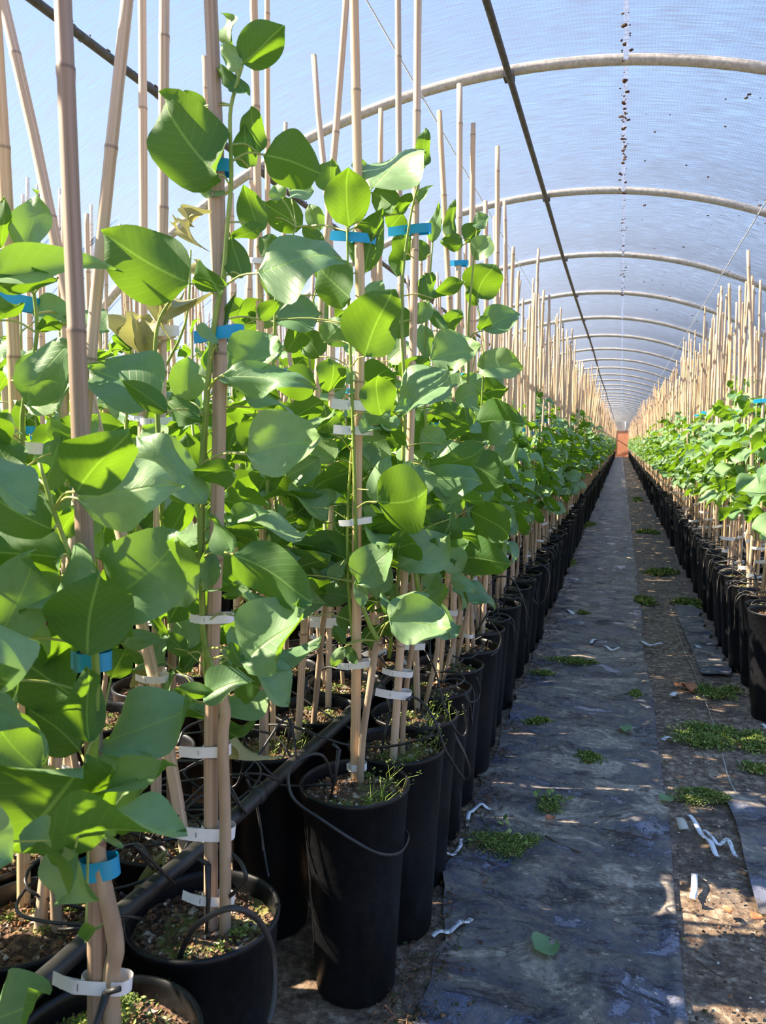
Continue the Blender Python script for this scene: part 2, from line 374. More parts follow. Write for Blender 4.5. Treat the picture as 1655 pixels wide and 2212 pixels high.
# ------------------------------------------------------------------ the setting
TX, TR, TZ = -0.45, 3.66, -0.575          # tunnel: centre line, radius, centre height
YEND = 70.0
def arc(a, r=TR): return TX + r*math.sin(a), TZ + r*math.cos(a)
AMAX = math.acos((GZ-TZ)/TR)
def floor_z(x, y): return 0.0
def grid_mesh(name, xs, ys, fz, mat):
    nx, ny = len(xs), len(ys)
    v = [(x, y, fz(x, y)) for y in ys for x in xs]
    f = [(j*nx+i, j*nx+i+1, (j+1)*nx+i+1, (j+1)*nx+i) for j in range(ny-1) for i in range(nx-1)]
    me = bpy.data.meshes.new(name); me.from_pydata(v, [], f); me.materials.append(mat)
    me.polygons.foreach_set('use_smooth', [True]*len(f)); me.update(); return me
me = bpy.data.meshes.new('floor')
me.from_pydata([(-14, -6, GZ), (14, -6, GZ), (14, 90, GZ), (-14, 90, GZ)], [], [(0, 1, 2, 3)]); me.materials.append(FLOORM)
tag(link('floor', me), kind='structure')

ys = []; yy = -0.5
while yy < YEND: ys.append(yy); yy += 0.03 + max(0, yy)*0.011
ys.append(YEND)
def edge_x(y): return 0.180 + 0.022*noise.noise(Vector((3.1, y*0.9, 0))) + 0.012*noise.noise(Vector((9.1, y*3.1, 0)))
def sheet_mesh():
    nx = 30; v = []; f = []
    for y in ys:
        e = edge_x(y); x0 = (-0.405 if y < 1.75 else (-0.47 if y > 2.2 else -0.405-0.065*(y-1.75)/.45)) + 0.03*noise.noise(Vector((1, y*4, 2))) + 0.02*noise.noise(Vector((5, y*11, 2)))
        for i in range(nx):
            t = i/(nx-1); x = x0 + (e-x0)*t
            a = noise.noise(Vector((x*1.5+y*0.5, y*1.4, 1.3)))
            w = 0.016*abs(noise.noise(Vector((x*5-y*2.0, y*3.2, 7))))*2 + 0.012*max(0, a) + 0.004*noise.noise(Vector((x*14, y*14, 2)))
            ridge = 0.018*math.exp(-((x*0.55 + (y-1.83)) / 0.035)**2) if x < 0.05 else 0
            z = GZ + 0.006 + max(0, w) + ridge
            if i >= nx-2: z = GZ + 0.016 + 0.006*noise.noise(Vector((2, y*2.3, 1)))
            v.append((x, y, z))
        v.append((e+0.002, y, GZ+0.0005))
    nx += 1
    f = [(j*nx+i, j*nx+i+1, (j+1)*nx+i+1, (j+1)*nx+i) for j in range(len(ys)-1) for i in range(nx-1)]
    me = bpy.data.meshes.new('path_sheet'); me.from_pydata(v, [], f); me.materials.append(SHEET)
    me.polygons.foreach_set('use_smooth', [True]*len(f)); me.update(); return me
tag(link('path', sheet_mesh()), kind='structure')
# right-hand mat: rumpled, muddier, with a loose torn strip lying on it
ys2 = [y for y in ys if y < 30]
xs2 = [0.17+0.02*i for i in range(26)]
tag(link('ground', grid_mesh('ground', xs2, ys2, lambda x, y: GZ+0.0015+0.014*max(0, noise.noise(Vector((x*4, y*3, 5))))+0.006*max(0, noise.noise(Vector((x*16, y*12, 9)))), FLOORM)), kind='structure')
def torn_strip(name, pts, width, label):
    b = MB(); P = smooth_path([at_z(*p, 0) for p in pts], 8)
    vs = []
    for i, p in enumerate(P):
        t = (P[min(i+1, len(P)-1)]-P[max(i-1, 0)]).normalized(); s_ = Vector((t.y, -t.x, 0))
        for k in range(6):
            q = p + s_*(k/5-0.0)*width*(1+0.12*math.sin(i*1.7+k)); q.z = GZ+0.020+0.012*abs(noise.noise(Vector((q.x*9, q.y*5, 3)))) ; vs.append(q)
    mi = b.m(SHEET); b.v = vs
    for i in range(len(P)-1):
        for k in range(5):
            b.f.append((i*6+k, i*6+k+1, (i+1)*6+k+1, (i+1)*6+k)); b.mi.append(mi); b.uv += [(0, 0)]*4
    return tag(link(name, b.mesh(name)), label, 'plastic sheet')
torn_strip('torn_sheet_strip', [(1515, 1462), (1490, 1400), (1468, 1350), (1455, 1300)], 0.16, 'torn strip of dark grey ground sheet lying beside the right-hand pots')
torn_strip('torn_sheet_strip', [(1640, 1990), (1610, 1880), (1590, 1790), (1560, 1720)], 0.12, 'crumpled dark plastic strip beside the white string on the right')

def cloth_mesh():
    na = 72; vs = []; uvs = []
    yv = []; y = -4.0
    while y <= YEND+0.01: yv.append(y); y += 0.25
    for y in yv:
        ph = (y % 2.0)/2.0; sag = 0.045*math.sin(math.pi*ph)
        for i in range(na+1):
            a = -AMAX + 2*AMAX*i/na
            x, z = arc(a, TR+0.034 - sag*0.8); vs.append((x, y, z))
    n1 = na+1; f = []; uv = []
    for j in range(len(yv)-1):
        for i in range(na):
            f.append((j*n1+i, (j+1)*n1+i, (j+1)*n1+i+1, j*n1+i+1))
            u0, u1 = [(-AMAX+2*AMAX*q/na)*TR for q in (i, i+1)]
            uv += [u0, yv[j], u0, yv[j+1], u1, yv[j+1], u1, yv[j]]
    me = bpy.data.meshes.new('ceiling'); me.from_pydata(vs, [], f); me.materials.append(CLOTH)
    me.uv_layers.new(name='UVMap').data.foreach_set('uv', uv)
    me.polygons.foreach_set('use_smooth', [True]*len(f)); me.update(); return me
tag(link('ceiling', cloth_mesh()), kind='structure')

# end wall with the orange door
b = MB(); pts = [arc(-AMAX+2*AMAX*i/40, TR+0.02) for i in range(41)]
mi = b.m(ENDM); b.v = [Vector((x, YEND+0.02, z)) for x, z in pts]; b.f = [tuple(range(41))]; b.mi = [mi]; b.uv = [(0, 0)]*41
tag(link('wall_back', b.mesh('wall_back', False)), kind='structure')
door = tag(empty('door_1', (0.0, YEND-0.05, 0)), kind='structure')
b = MB(); b.box((0.02, 0, 1.1), (1.15, 0.04, 2.2), DOORM); link('door_panel', b.mesh('door_panel', False), door)
b = MB()
for x in (-0.58, 0.62): b.box((x, -0.03, 1.12), (0.06, 0.06, 2.24), ENDM)
b.box((0.02, -0.03, 2.24), (1.26, 0.06, 0.06), ENDM); link('door_frame', b.mesh('door_frame', False), door)
b = MB(); b.tube([(-0.52, -0.05, 1.6), (0.55, -0.05, 0.9)], 0.02, 5, DARKSTEEL); b.tube([(-0.52, -0.05, 0.12), (0.55, -0.05, 0.5)], 0.02, 5, DARKSTEEL); link('brace', b.mesh('brace'), door)
b = MB(); b.tube([(0.33, YEND-0.1, 2.2), (0.33, YEND-0.1, 3.0)], 0.05, 6, CORD)
tag(link('end_post', b.mesh('end_post')), 'pale upright post above the orange door at the tunnel end', 'post')

ORD = ['first', 'second', 'third', 'fourth', 'fifth', 'sixth', 'seventh', 'eighth', 'ninth', 'tenth', 'eleventh', 'twelfth', 'thirteenth', 'fourteenth', 'fifteenth', 'sixteenth', 'seventeenth', 'eighteenth', 'nineteenth', 'twentieth']
T20 = ['thirtieth', 'fortieth', 'fiftieth', 'sixtieth', 'seventieth']
def ordinal(i):
    if i < 20: return ORD[i]
    t = ['twenty', 'thirty', 'forty', 'fifty', 'sixty', 'seventy'][(i+1)//10-2]
    r = (i+1) % 10
    return (t[:-1]+'ieth') if r == 0 else t+'-'+ORD[r-1]
# hoops
def hoop_mesh(seg, sides):
    b = MB(); b.tube([(arc(-AMAX+2*AMAX*i/seg)[0], 0, arc(-AMAX+2*AMAX*i/seg)[1]) for i in range(seg+1)], 0.026, sides, STEEL); return b.mesh('steel_hoop')
HN, HF = hoop_mesh(90, 12), hoop_mesh(44, 6)
def clamp_mesh():
    b = MB(); b.box((0, 0, 0), (0.05, 0.075, 0.03), DARKSTEEL); b.tube([(0, 0, -0.03), (0, 0, 0.045)], 0.007, 6, COUPLE); return b.mesh('pipe_clamp', False)
CL = clamp_mesh()
PURX = [-0.58, -1.93]
PUR = []
for x in PURX: PUR.append((x, TZ + math.sqrt((TR-0.046)**2-(x-TX)**2)))
hi = 0
for k in range(2, 36):
    Y = 2.0*k
    if Y >= YEND: break
    r = empty('steel_hoop', (0, Y, 0))
    tag(r, 'weathered steel hoop arching over the tunnel, %s from the camera' % ordinal(hi), 'hoop', 'tunnel hoops')
    link('hoop_pipe', HN if k < 8 else HF, r)
    if k < 10:
        for x, z in PUR: link('pipe_clamp', CL, r, (x, 0, z+0.02))
    hi += 1
for i, (x, z) in enumerate(PUR):
    b = MB(); b.tube([(x, -1.0, z)] + [(x + 0.01*math.sin(q), q*2.0, z-0.004*math.cos(q*3)) for q in range(0, 35)], 0.017, 8, DARKSTEEL)
    if i == 1:   # dirt and old plant scraps caught along the left pipe
        pu = tag(empty('ridge_pipe', (0, 0, 0)), 'dark ridge pipe on the left with dried scraps caught along it', 'pipe')
        link('pipe', b.mesh('pipe'), pu)
        c = MB(); R = random.Random(4)
        for q in range(420):
            y = 2.0 + R.random()**1.5*6; s_ = 0.004+0.008*R.random()
            c.box((x+R.uniform(-.02, .02), y, z+R.uniform(0.0, .03)), (s_, s_*1.6, s_*0.6), GRIME, Matrix.Rotation(R.random()*6, 3, 'Y'))
        tag(link('dried_scraps', c.mesh('dried_scraps', False), pu), kind='stuff')
    else:
        tag(link('ridge_pipe', b.mesh('ridge_pipe')), 'dark ridge pipe running along under the hoops near the top', 'pipe')
def cloth_pt(x, y, inset=0.02): return (x, y, TZ + math.sqrt((TR-inset)**2-(x-TX)**2))
for x, r_, lab in ((-1.02, 0.004, 'thin white cord stretched along the cloth left of the dark ridge pipe'), (0.86, 0.005, 'thin white cord stretched along the right side of the cloth')):
    b = MB(); b.tube([cloth_pt(x, q, 0.03) for q in range(3, 60, 2)], r_, 4, CORD)
    tag(link('white_cord', b.mesh('white_cord')), lab, 'cord')
b = MB(); b.ribbon([cloth_pt(-0.03+0.004*math.sin(q), q*0.5, 0.012) for q in range(4, 120)], (1, 0, 0), 0.022, SEAM)
seam = tag(link('cloth_seam', b.mesh('cloth_seam')), 'pale stitched seam tape running along the top of the cloth', 'seam')
b = MB(); R = random.Random(5)
for q in range(170):
    y = 3.2 + R.random()**1.3*7; s_ = (0.004+0.012*R.random()**2)
    p = cloth_pt(-0.03+R.gauss(0, 0.012), y, 0.03)
    b.box(p, (s_, s_*1.5, s_*0.5), GRIME, Matrix.Rotation(R.random()*6, 3, 'Z'))
for q in range(70):
    y = 4.2 + R.random()**1.3*7; s_ = (0.004+0.012*R.random()**2); p = cloth_pt(R.uniform(0.0, 1.3), y, 0.03)
    b.box(p, (s_*1.6, s_, s_*0.5), GRIME, Matrix.Rotation(R.random()*6, 3, 'Z'))
tag(link('dirt_crumbs', b.mesh('dirt_crumbs', False)), 'brown dirt crumbs scattered along the seam and cloth overhead', 'dirt', kind='stuff')

# ------------------------------------------------------------------ leaf meshes
def leaf_profile(t, tip=1.0, fat=1.0):
    w = math.sin(math.pi*min(1, t**0.82))**0.62 if 0 < t < 1 else 0
    if t > 0.80: w *= (1-((t-0.80)/0.20)**1.3*0.62*tip)
    return w*0.5*fat
def leaf_geo(rows, cols, seed, fold, droop, wave, tipc, skew=0.0):
    R = random.Random(seed); ph = R.random()*6
    V = []; U = []
    for i in range(rows+1):
        t = i/rows
        hw = max(leaf_profile(t), 0.012 if t < 0.5 else 0.0)
        for j in range(cols+1):
            u = -1+2*j/cols
            x = u*hw + skew*math.sin(math.pi*t)*0.12
            y = t - 0.04*abs(u)*math.sin(math.pi*t)*(-1)
            z = fold*abs(u)*hw*1.0 - droop*t*t + wave*0.06*math.sin(ph+t*7.0+u*1.3)*abs(u) + tipc*max(0, t-0.7)**2*3
            V.append((x, y, z)); U.append((0.5+u*0.5*min(1, hw/0.5+0.02), t))
    F = []
    n1 = cols+1
    for i in range(rows):
        for j in range(cols): F.append((i*n1+j, i*n1+j+1, (i+1)*n1+j+1, (i+1)*n1+j))
    return V, F, U
def leaf_mesh(name, geo, mat):
    V, F, U = geo
    me = bpy.data.meshes.new(name); me.from_pydata(V, [], F); me.materials.append(mat)
    uv = me.uv_layers.new(name='UVMap'); uv.data.foreach_set('uv', [c for f in F for i in f for c in U[i]])
    me.polygons.foreach_set('use_smooth', [True]*len(F)); me.update(); return me
HLEAF = []; VAR = [(0.22, 0.14, 1.6, 0.3, 0.3), (0.34, 0.24, 1.3, -0.6, -0.3), (0.10, 0.30, 2.2, 0.6, 0.6), (-0.14, 0.16, 1.9, -0.8, 0.2), (0.28, 0.08, 2.6, 0.9, -0.6), (0.45, 0.35, 1.8, 0.4, 0.2)]
for i, (fo, dr, wa, ti, sk) in enumerate(VAR): HLEAF.append(leaf_mesh('leaf', leaf_geo(12, 6, i, fo, dr, wa, ti, sk), LEAF))
MLEAF = [leaf_mesh('leaf', leaf_geo(6, 4, i+20, fo, dr, wa, ti, sk), LEAF) for i, (fo, dr, wa, ti, sk) in enumerate(VAR)]
DRYLEAF = [leaf_mesh('withered_leaf', leaf_geo(10, 6, i+40, 1.2, 0.9, 4.5, -1.5, 0.5), LEAF_DRY) for i in range(3)]
LGEO = [leaf_geo(4, 2, i+60, fo, dr, wa, ti, sk) for i, (fo, dr, wa, ti, sk) in enumerate(VAR)]
XGEO = [leaf_geo(3, 2, i+80, fo, dr, wa, ti, sk) for i, (fo, dr, wa, ti, sk) in enumerate(VAR[:3])]

def leaf_matrix(base, d, nrm, L, w):
    y = d.normalized(); z = (nrm - y*nrm.dot(y))
    if z.length < 1e-4: z = Vector((0.3, 0.2, 1)) - y*Vector((0.3, 0.2, 1)).dot(y)
    z.normalize(); x = y.cross(z)
    m = Matrix((x*w, y*L, z*L)).transposed().to_4x4(); m.translation = base
    return m

# ------------------------------------------------------------------ plant parts
def pot_mesh():
    b = MB(); r, rb, h = 0.126, 0.094, 0.46
    b.lathe([(0.0, GZ+0.004), (rb-0.006, GZ+0.002), (rb, GZ+0.010), (rb+(r-rb)*0.5, h*0.5), (r-0.0005, h-0.014), (r+0.003, h-0.012), (r+0.004, h-0.003), (r+0.001, h), (r-0.003, h-0.001), (r-0.005, h-0.012), (r-0.012, h-0.075)], 40, POT)
    return b.mesh('pot')
POTM = pot_mesh()
def soil_mesh(seed, r=0.118, z0=0.425):
    nr, ns = 10, 36; V = [(0, 0, z0+0.008)]; F = []
    for i in range(1, nr+1):
        for k in range(ns):
            a = 2*math.pi*k/ns; rr = r*i/nr; x, y = rr*math.cos(a), rr*math.sin(a)
            z = z0 + 0.010*noise.noise(Vector((x*26+seed*9, y*26, 0))) + 0.006*noise.noise(Vector((x*90, y*90+seed, 4))) + 0.006*(1-i/nr)
            V.append((x, y, z))
    for k in range(ns): F.append((0, 1+k, 1+(k+1) % ns))
    for i in range(nr-1):
        for k in range(ns):
            k2 = (k+1) % ns; F.append((1+i*ns+k, 1+(i+1)*ns+k, 1+(i+1)*ns+k2, 1+i*ns+k2))
    me = bpy.data.meshes.new('soil'); me.from_pydata(V, [], F); me.materials.append(SOIL)
    me.polygons.foreach_set('use_smooth', [True]*len(F)); me.update(); return me
SOILM = [soil_mesh(i) for i in range(4)]
def crumbs_mesh(seed, n_=260):
    """loose pebbles, bark bits and perlite lying on the soil"""
    b = MB(); R = random.Random(seed); mats = [TWIG, LITTER, LITTER, GRIME, GRIME, GRIME, TWIG, LITTER, GRIME, LITTER2]
    for q in range(n_):
        a = R.random()*6.283; r = 0.112*math.sqrt(R.random()); s_ = 0.0022+0.005*R.random()**2
        b.box((r*math.cos(a), r*math.sin(a), 0.432), (s_*1.4, s_, s_*0.8), R.choice(mats), Matrix.Rotation(R.random()*6, 3, Vector((R.random(), R.random(), R.random()+.1)).normalized()))
    return b.mesh('soil_crumbs', False)
CRUMB = [crumbs_mesh(i) for i in range(4)]
def sprig_geo(b, R, c, rx, ry, n_, h, s0=0.004, dens=None):
    mi = b.m(MOSS)
    for q in range(n_):
        a = R.random()*6.283; rr = min(1.25, abs(R.gauss(0, 0.55)))
        k = 0.75+0.35*noise.noise(Vector((math.cos(a)*1.3+c[0]*7, math.sin(a)*1.3+c[1]*5, 1)))
        x, y = c[0]+rx*rr*k*math.cos(a), c[1]+ry*rr*k*math.sin(a)
        z = c[2] + h*max(0.05, 1-rr*rr)*(0.35+0.65*R.random()) + 0.002
        d = Vector((R.gauss(0, 1), R.gauss(0, 1), 0.6*abs(R.gauss(0, 1)))).normalized(); s_ = s0*(0.6+R.random())
        e = d.cross(Vector((R.gauss(0, 1), R.gauss(0, 1), R.gauss(0, 1)))).normalized()
        p = Vector((x, y, z)); i0 = len(b.v)
        b.v += [p, p+d*s_+e*s_*0.45, p+d*s_*2, p+d*s_-e*s_*0.45]
        b.f.append((i0, i0+1, i0+2, i0+3)); b.mi.append(mi); b.uv += [(0, 0)]*4
def moss_patch_mesh(seed):
    b = MB(); R = random.Random(seed)
    for q in range(5):
        a = R.random()*6.283; r = 0.085*R.random()**0.5
        sprig_geo(b, R, (r*math.cos(a), r*math.sin(a), 0.428), 0.03+0.02*R.random(), 0.03, 90, 0.012, 0.0028)
    return b.mesh('moss', False)
MOSSM = [moss_patch_mesh(i) for i in range(4)]
def cane_points(base, top, bend, R, step=0.26):
    n = 9; P = []
    side = Vector((R.gauss(0, 1), R.gauss(0, 1), 0)).normalized()
    for i in range(n+1):
        t = i/n; P.append(base.lerp(top, t) + side*bend*math.sin(math.pi*t))
    return P
def cane_geo(b, pts, r, sides=10, R=None, vs=1/0.33, mat=None):
    """round pole with swollen joints about every 26 cm"""
    P = [Vector(p) for p in pts]; cum = [0]
    for i in range(1, len(P)): cum.append(cum[-1]+(P[i]-P[i-1]).length)
    L = cum[-1]
    def at(s_):
        for i in range(1, len(P)):
            if s_ <= cum[i] or i == len(P)-1:
                return P[i-1].lerp(P[i], (s_-cum[i-1])/max(1e-6, cum[i]-cum[i-1]))
    ss = []; k = 0
    while k*0.33 < L:
        s0 = k*0.33
        for ds, rr in ((-0.014, 1.0), (-0.004, 1.06), (0.003, 1.08), (0.007, 0.985)):
            if 0 < s0+ds < L: ss.append((s0+ds, rr))
        if 0 < s0+0.165 < L: ss.append((s0+0.165, 0.97))
        k += 1
    ss = [(0, 1.0)] + sorted(ss) + [(L, 0.97)]
    pts2 = [at(q[0]) for q in ss]; rad = [r*(1-0.14*q[0]/L)*q[1] for q in ss]
    b.tube(pts2, rad, sides, mat or BAMBOO, True, vscale=vs)
def cane_var(seed, L, r, sides=9):
    R = random.Random(seed); b = MB()
    cane_geo(b, cane_points(Vector((0, 0, 0)), Vector((0, 0, L)), R.uniform(0.0, 0.022), R), r, sides); return b.mesh('cane')
CANES = [cane_var(i, L, r) for i, (L, r) in enumerate([(2.02, 0.0105), (1.95, 0.009), (2.08, 0.0115), (1.85, 0.0085), (2.0, 0.0095), (1.6, 0.008)])]
def tie_mesh(mat, tail=0.05, h=0.021, gap=0.022, seed=0):
    R = random.Random(seed); b = MB(); r = 0.0145
    p = []
    p += [(-tail-0.008, -0.006+0.006*R.random(), 0.002*R.random()), (-tail*0.6, -0.012, 0), (-0.012, -r*0.95, 0)]
    for k in range(5): a = -math.pi/2 + math.pi*k/4*0.999; p.append((gap+math.cos(a)*r*0.9, math.sin(a)*r, 0))
    p += [(0.4*gap, r*0.9, 0)]
    for k in range(4): a = math.pi/2 + math.pi*0.8*k/3; p.append((math.cos(a)*r, math.sin(a)*r, 0))
    p += [(-tail*0.6, -0.009, 0), (-tail, -0.004, 0)]
    b.ribbon(smooth_path(p, 2), Vector((0.05, 0, 1)).normalized(), h, mat)
    b.box((-tail*0.42, -0.0135, 0), (0.0008, 0.0012, 0.008), DARKSTEEL)
    return b.mesh('tie')
WTIE = [tie_mesh(WHITE, 0.048, seed=1), tie_mesh(WHITE, 0.034, 0.015, seed=2), tie_mesh(WHITE, 0.02, 0.016, 0.015, seed=3)]
BTIE = [tie_mesh(BLUE, 0.05, 0.020, seed=4), tie_mesh(BLUE, 0.03, 0.018, seed=5)]
NTIE = [tie_mesh(BLUE, 0.012, 0.020, 0.010, seed=6), tie_mesh(WHITE, 0.010, 0.016, 0.012, seed=7)]
YAW = math.atan2(RIGHT.y, RIGHT.x)
def stake_mesh():
    b = MB(); b.tube([(0, 0, -0.01), (0.004, 0, 0.06), (0.012, 0.002, 0.12)], [0.002, 0.004, 0.0055], 6, TUBE); b.tube([(0.012, 0.002, 0.12), (0.03, 0.002, 0.128)], 0.004, 6, TUBE); return b.mesh('drip_stake')
STAKE = stake_mesh()
def trunk_var(seed, h, r):
    R = random.Random(seed); b = MB(); P = []; rad = []
    for i in range(9):
        t = i/8; P.append((0.008*math.sin(t*4+seed)+0.004*R.gauss(0, 1), 0.008*math.cos(t*3+seed), h*t))
        rad.append(r*(1.25 if i == 0 else 1.0-0.18*t)*(1+0.06*R.gauss(0, 1)))
    b.tube(P, rad, 9, BARK); b.tube([P[6], (P[6][0]+0.012, P[6][1], P[6][2]+0.012)], 0.004, 6, BARK)
    return b.mesh('trunk')
TRUNKS = [trunk_var(i, h, 0.0085) for i, h in enumerate([0.36, 0.30, 0.42, 0.48])]

def gen_foliage(R, z0, z1, n, reach=0.10, tall_bias=1.0):
    """compound leaves up a stem: returns (stem points, stalk polylines, leaf (base, dir, normal, L, w))"""
    wob = R.random()*6
    stem = [Vector((0.025*math.sin(wob+z*4), 0.025*math.cos(wob+z*3), z)) for z in np.linspace(z0-0.02, z1, 8)]
    stalks = []; leaves = []; az = R.random()*6.28
    for i in range(n):
        t = (i+R.random()*0.8)/n
        z = z0+0.03+(z1-z0-0.03)*t
        az += 2.4+R.gauss(0, 0.25)
        o = Vector((math.cos(az), math.sin(az), 0)); s0 = Vector((0.025*math.sin(wob+z*4), 0.025*math.cos(wob+z*3), z))
        size = (1.0-0.35*t**3)*R.uniform(0.82, 1.18)
        ln = reach*R.uniform(0.7, 1.2)*(1-0.4*t)
        e = s0 + o*ln + Vector((0, 0, ln*R.uniform(0.1, 0.7)))
        stalks.append([s0, s0.lerp(e, 0.5)+Vector((0, 0, 0.012)), e])
        for k in range(3):
            ang = (0, 1.15, -1.15)[k]+R.gauss(0, 0.2)
            d = Matrix.Rotation(ang, 3, 'Z') @ o
            d = d + Vector((0, 0, R.uniform(-0.75, 0.35)))
            n_ = Vector((0, 0, 1.0)) + o*R.uniform(0.1, 1.3) + Vector((R.gauss(0, .35), R.gauss(0, .35), 0))
            L = (0.140 if k == 0 else 0.104)*size; w = L*R.uniform(0.78, 0.98)
            bs = e if k == 0 else s0.lerp(e, 0.8)
            leaves.append((bs.copy(), d, n_, L, w))
    for k in range(3):     # small upright leaves at the tip
        d = Vector((R.gauss(0, .5), R.gauss(0, .5), 1)); leaves.append((stem[-1], d, Vector((R.gauss(0, 1), R.gauss(0, 1), .3)), 0.055, 0.035))
    return stem, stalks, leaves
def shoot_mesh(stem, stalks, sides=6):
    b = MB(); n = len(stem); b.tube(stem, [0.0052-0.0028*i/(n-1) for i in range(n)], sides, SHOOT)
    for s_ in stalks: b.tube(s_, [0.0018, 0.0015, 0.0013], 4, STALK, cap=False)
    return b.mesh('shoot')
def np_mesh(name, V, F, UV, MI, mats):
    """V (n,3), F (m,4) quads, UV (m*4,2)"""
    me = bpy.data.meshes.new(name)
    me.vertices.add(len(V)); me.vertices.foreach_set('co', np.asarray(V, np.float32).ravel())
    me.loops.add(F.size); me.loops.foreach_set('vertex_index', F.astype(np.int32).ravel())
    me.polygons.add(len(F)); me.polygons.foreach_set('loop_start', np.arange(0, F.size, 4, dtype=np.int32))
    me.polygons.foreach_set('loop_total', np.full(len(F), 4, np.int32))
    for m in mats: me.materials.append(m)
    me.polygons.foreach_set('material_index', np.asarray(MI, np.int32))
    me.polygons.foreach_set('use_smooth', np.ones(len(F), bool))
    me.uv_layers.new(name='UVMap').data.foreach_set('uv', np.asarray(UV, np.float32).ravel())
    me.update(calc_edges=True); me.validate()
    return me
def np_foliage(leaves, geos, R):
    VV = []; FF = []; UU = []; o = 0
    for lf in leaves:
        V, F, U = R.choice(geos); m = np.array(leaf_matrix(*lf)); V = np.array(V)
        VV.append(V @ m[:3, :3].T + m[:3, 3]); F = np.array(F); FF.append(F+o); UU.append(np.array(U)[F.ravel()]); o += len(V)
    return np.vstack(VV), np.vstack(FF), np.vstack(UU)
FOL = []      # shared foliage for plants too far to pick single leaves apart
for i in range(8):
    R = random.Random(100+i)
    st, sk, lv = gen_foliage(R, 0.74, R.uniform(1.35, 1.72), R.choice([13, 14, 15]))
    V, F, U = np_foliage(lv, LGEO, R)
    FOL.append((np_mesh('foliage', V, F, U, np.zeros(len(F)), [LEAF]), shoot_mesh(st, sk, 5)))
GENL = []     # generic plants whose leaves are single parts
for i in range(10):
    R = random.Random(200+i)
    st, sk, lv = gen_foliage(R, 0.76, R.uniform(1.30, 1.68), R.choice([11, 12, 13]))
    GENL.append((shoot_mesh(st, sk), [(R.randrange(6), leaf_matrix(*q)) for q in lv]))

nleaf = 0
def make_plant(x, y, seed, mode='leaf', canes=None, trunk=True, dz=0.0, fol=True, ties=True, detail=1, ncane=0, csc=1.0, thin=0.0):
    """potted sapling: pot, soil, trunk, canes, ties, shoot, leaves"""
    global nleaf
    R = random.Random(seed)
    r = empty('potted_sapling', (x, y, 0))
    p = link('pot', POTM, r); p.rotation_euler = (0, 0, R.random()*6)
    if dz: p.scale.z = 1+dz/0.46
    s = link('soil', R.choice(SOILM), r, (0, 0, dz)); s.rotation_euler.z = R.random()*6
    if detail:
        c = link('soil_crumbs', R.choice(CRUMB), s); c['kind'] = 'stuff'
        if R.random() < 0.7: c = link('moss', R.choice(MOSSM), s); c['kind'] = 'stuff'; c.rotation_euler.z = R.random()*6
        if detail > 1:
            k = link('drip_stake', STAKE, r, (R.uniform(-.07, .07), R.uniform(-.07, .0), 0.43+dz)); k.rotation_euler = (R.gauss(0, .2), R.gauss(0, .2), R.random()*6)
    ct = None
    if canes is None:
        for k in range(ncane or (R.choice([1, 2, 2, 2, 3]) if detail < 2 else R.choice([1, 2, 2]))):
            c = link('cane', CANES[R.randrange(5)], r, (R.uniform(-.035, .035), R.uniform(-.035, .035), 0.40+dz))
            c.rotation_euler = (R.gauss(0, .022), R.gauss(0, .028), R.random()*6); c.scale.z = R.uniform(0.86, 1.06)*csc
            if ct is None: ct = c
    if trunk:
        t = link('trunk', R.choice(TRUNKS), r, (0.02, 0.0, 0.42+dz)); t.rotation_euler = (0, 0, R.random()*6)
    if ties and ct is not None:
        for z in ([0.50, 0.66] if R.random() < .5 else [0.62]) + [R.uniform(0.8, 1.0)]:
            if R.random() < 0.8:
                o = link('white_tie', R.choice(WTIE), r, (ct.location.x, ct.location.y, z+dz)); o.rotation_euler = (0, R.gauss(0, .1), YAW+R.gauss(0, .5))
        o = link('blue_tie', R.choice(BTIE), r, (ct.location.x, ct.location.y, R.uniform(1.2, 1.5))); o.rotation_euler = (0, R.gauss(0, .12), YAW+R.gauss(0, .5))
    if fol:
        a = R.random()*6.283; sc = R.uniform(0.93, 1.1)
        if mode == 'leaf':
            sm, lv = R.choice(GENL)
            rot = Matrix.Rotation(a, 4, 'Z') @ Matrix.Diagonal((1, 1, sc, 1))
            o = link('shoot', sm, r); o.rotation_euler.z = a; o.scale.z = sc
            for k, m in lv:
                if thin and R.random() < thin: continue
                mm = Matrix.Rotation(a, 4, 'Z') @ m; mm.translation.z *= sc
                link('leaf', MLEAF[k] if detail < 2 else HLEAF[k], r, mw=mm); nleaf += 1
        else:
            fm, sm = R.choice(FOL)
            o = link('foliage', fm, r); o['kind'] = 'stuff'; o.rotation_euler.z = a; o.scale.z = sc
            o = link('shoot', sm, r); o.rotation_euler.z = a; o.scale.z = sc
    return r
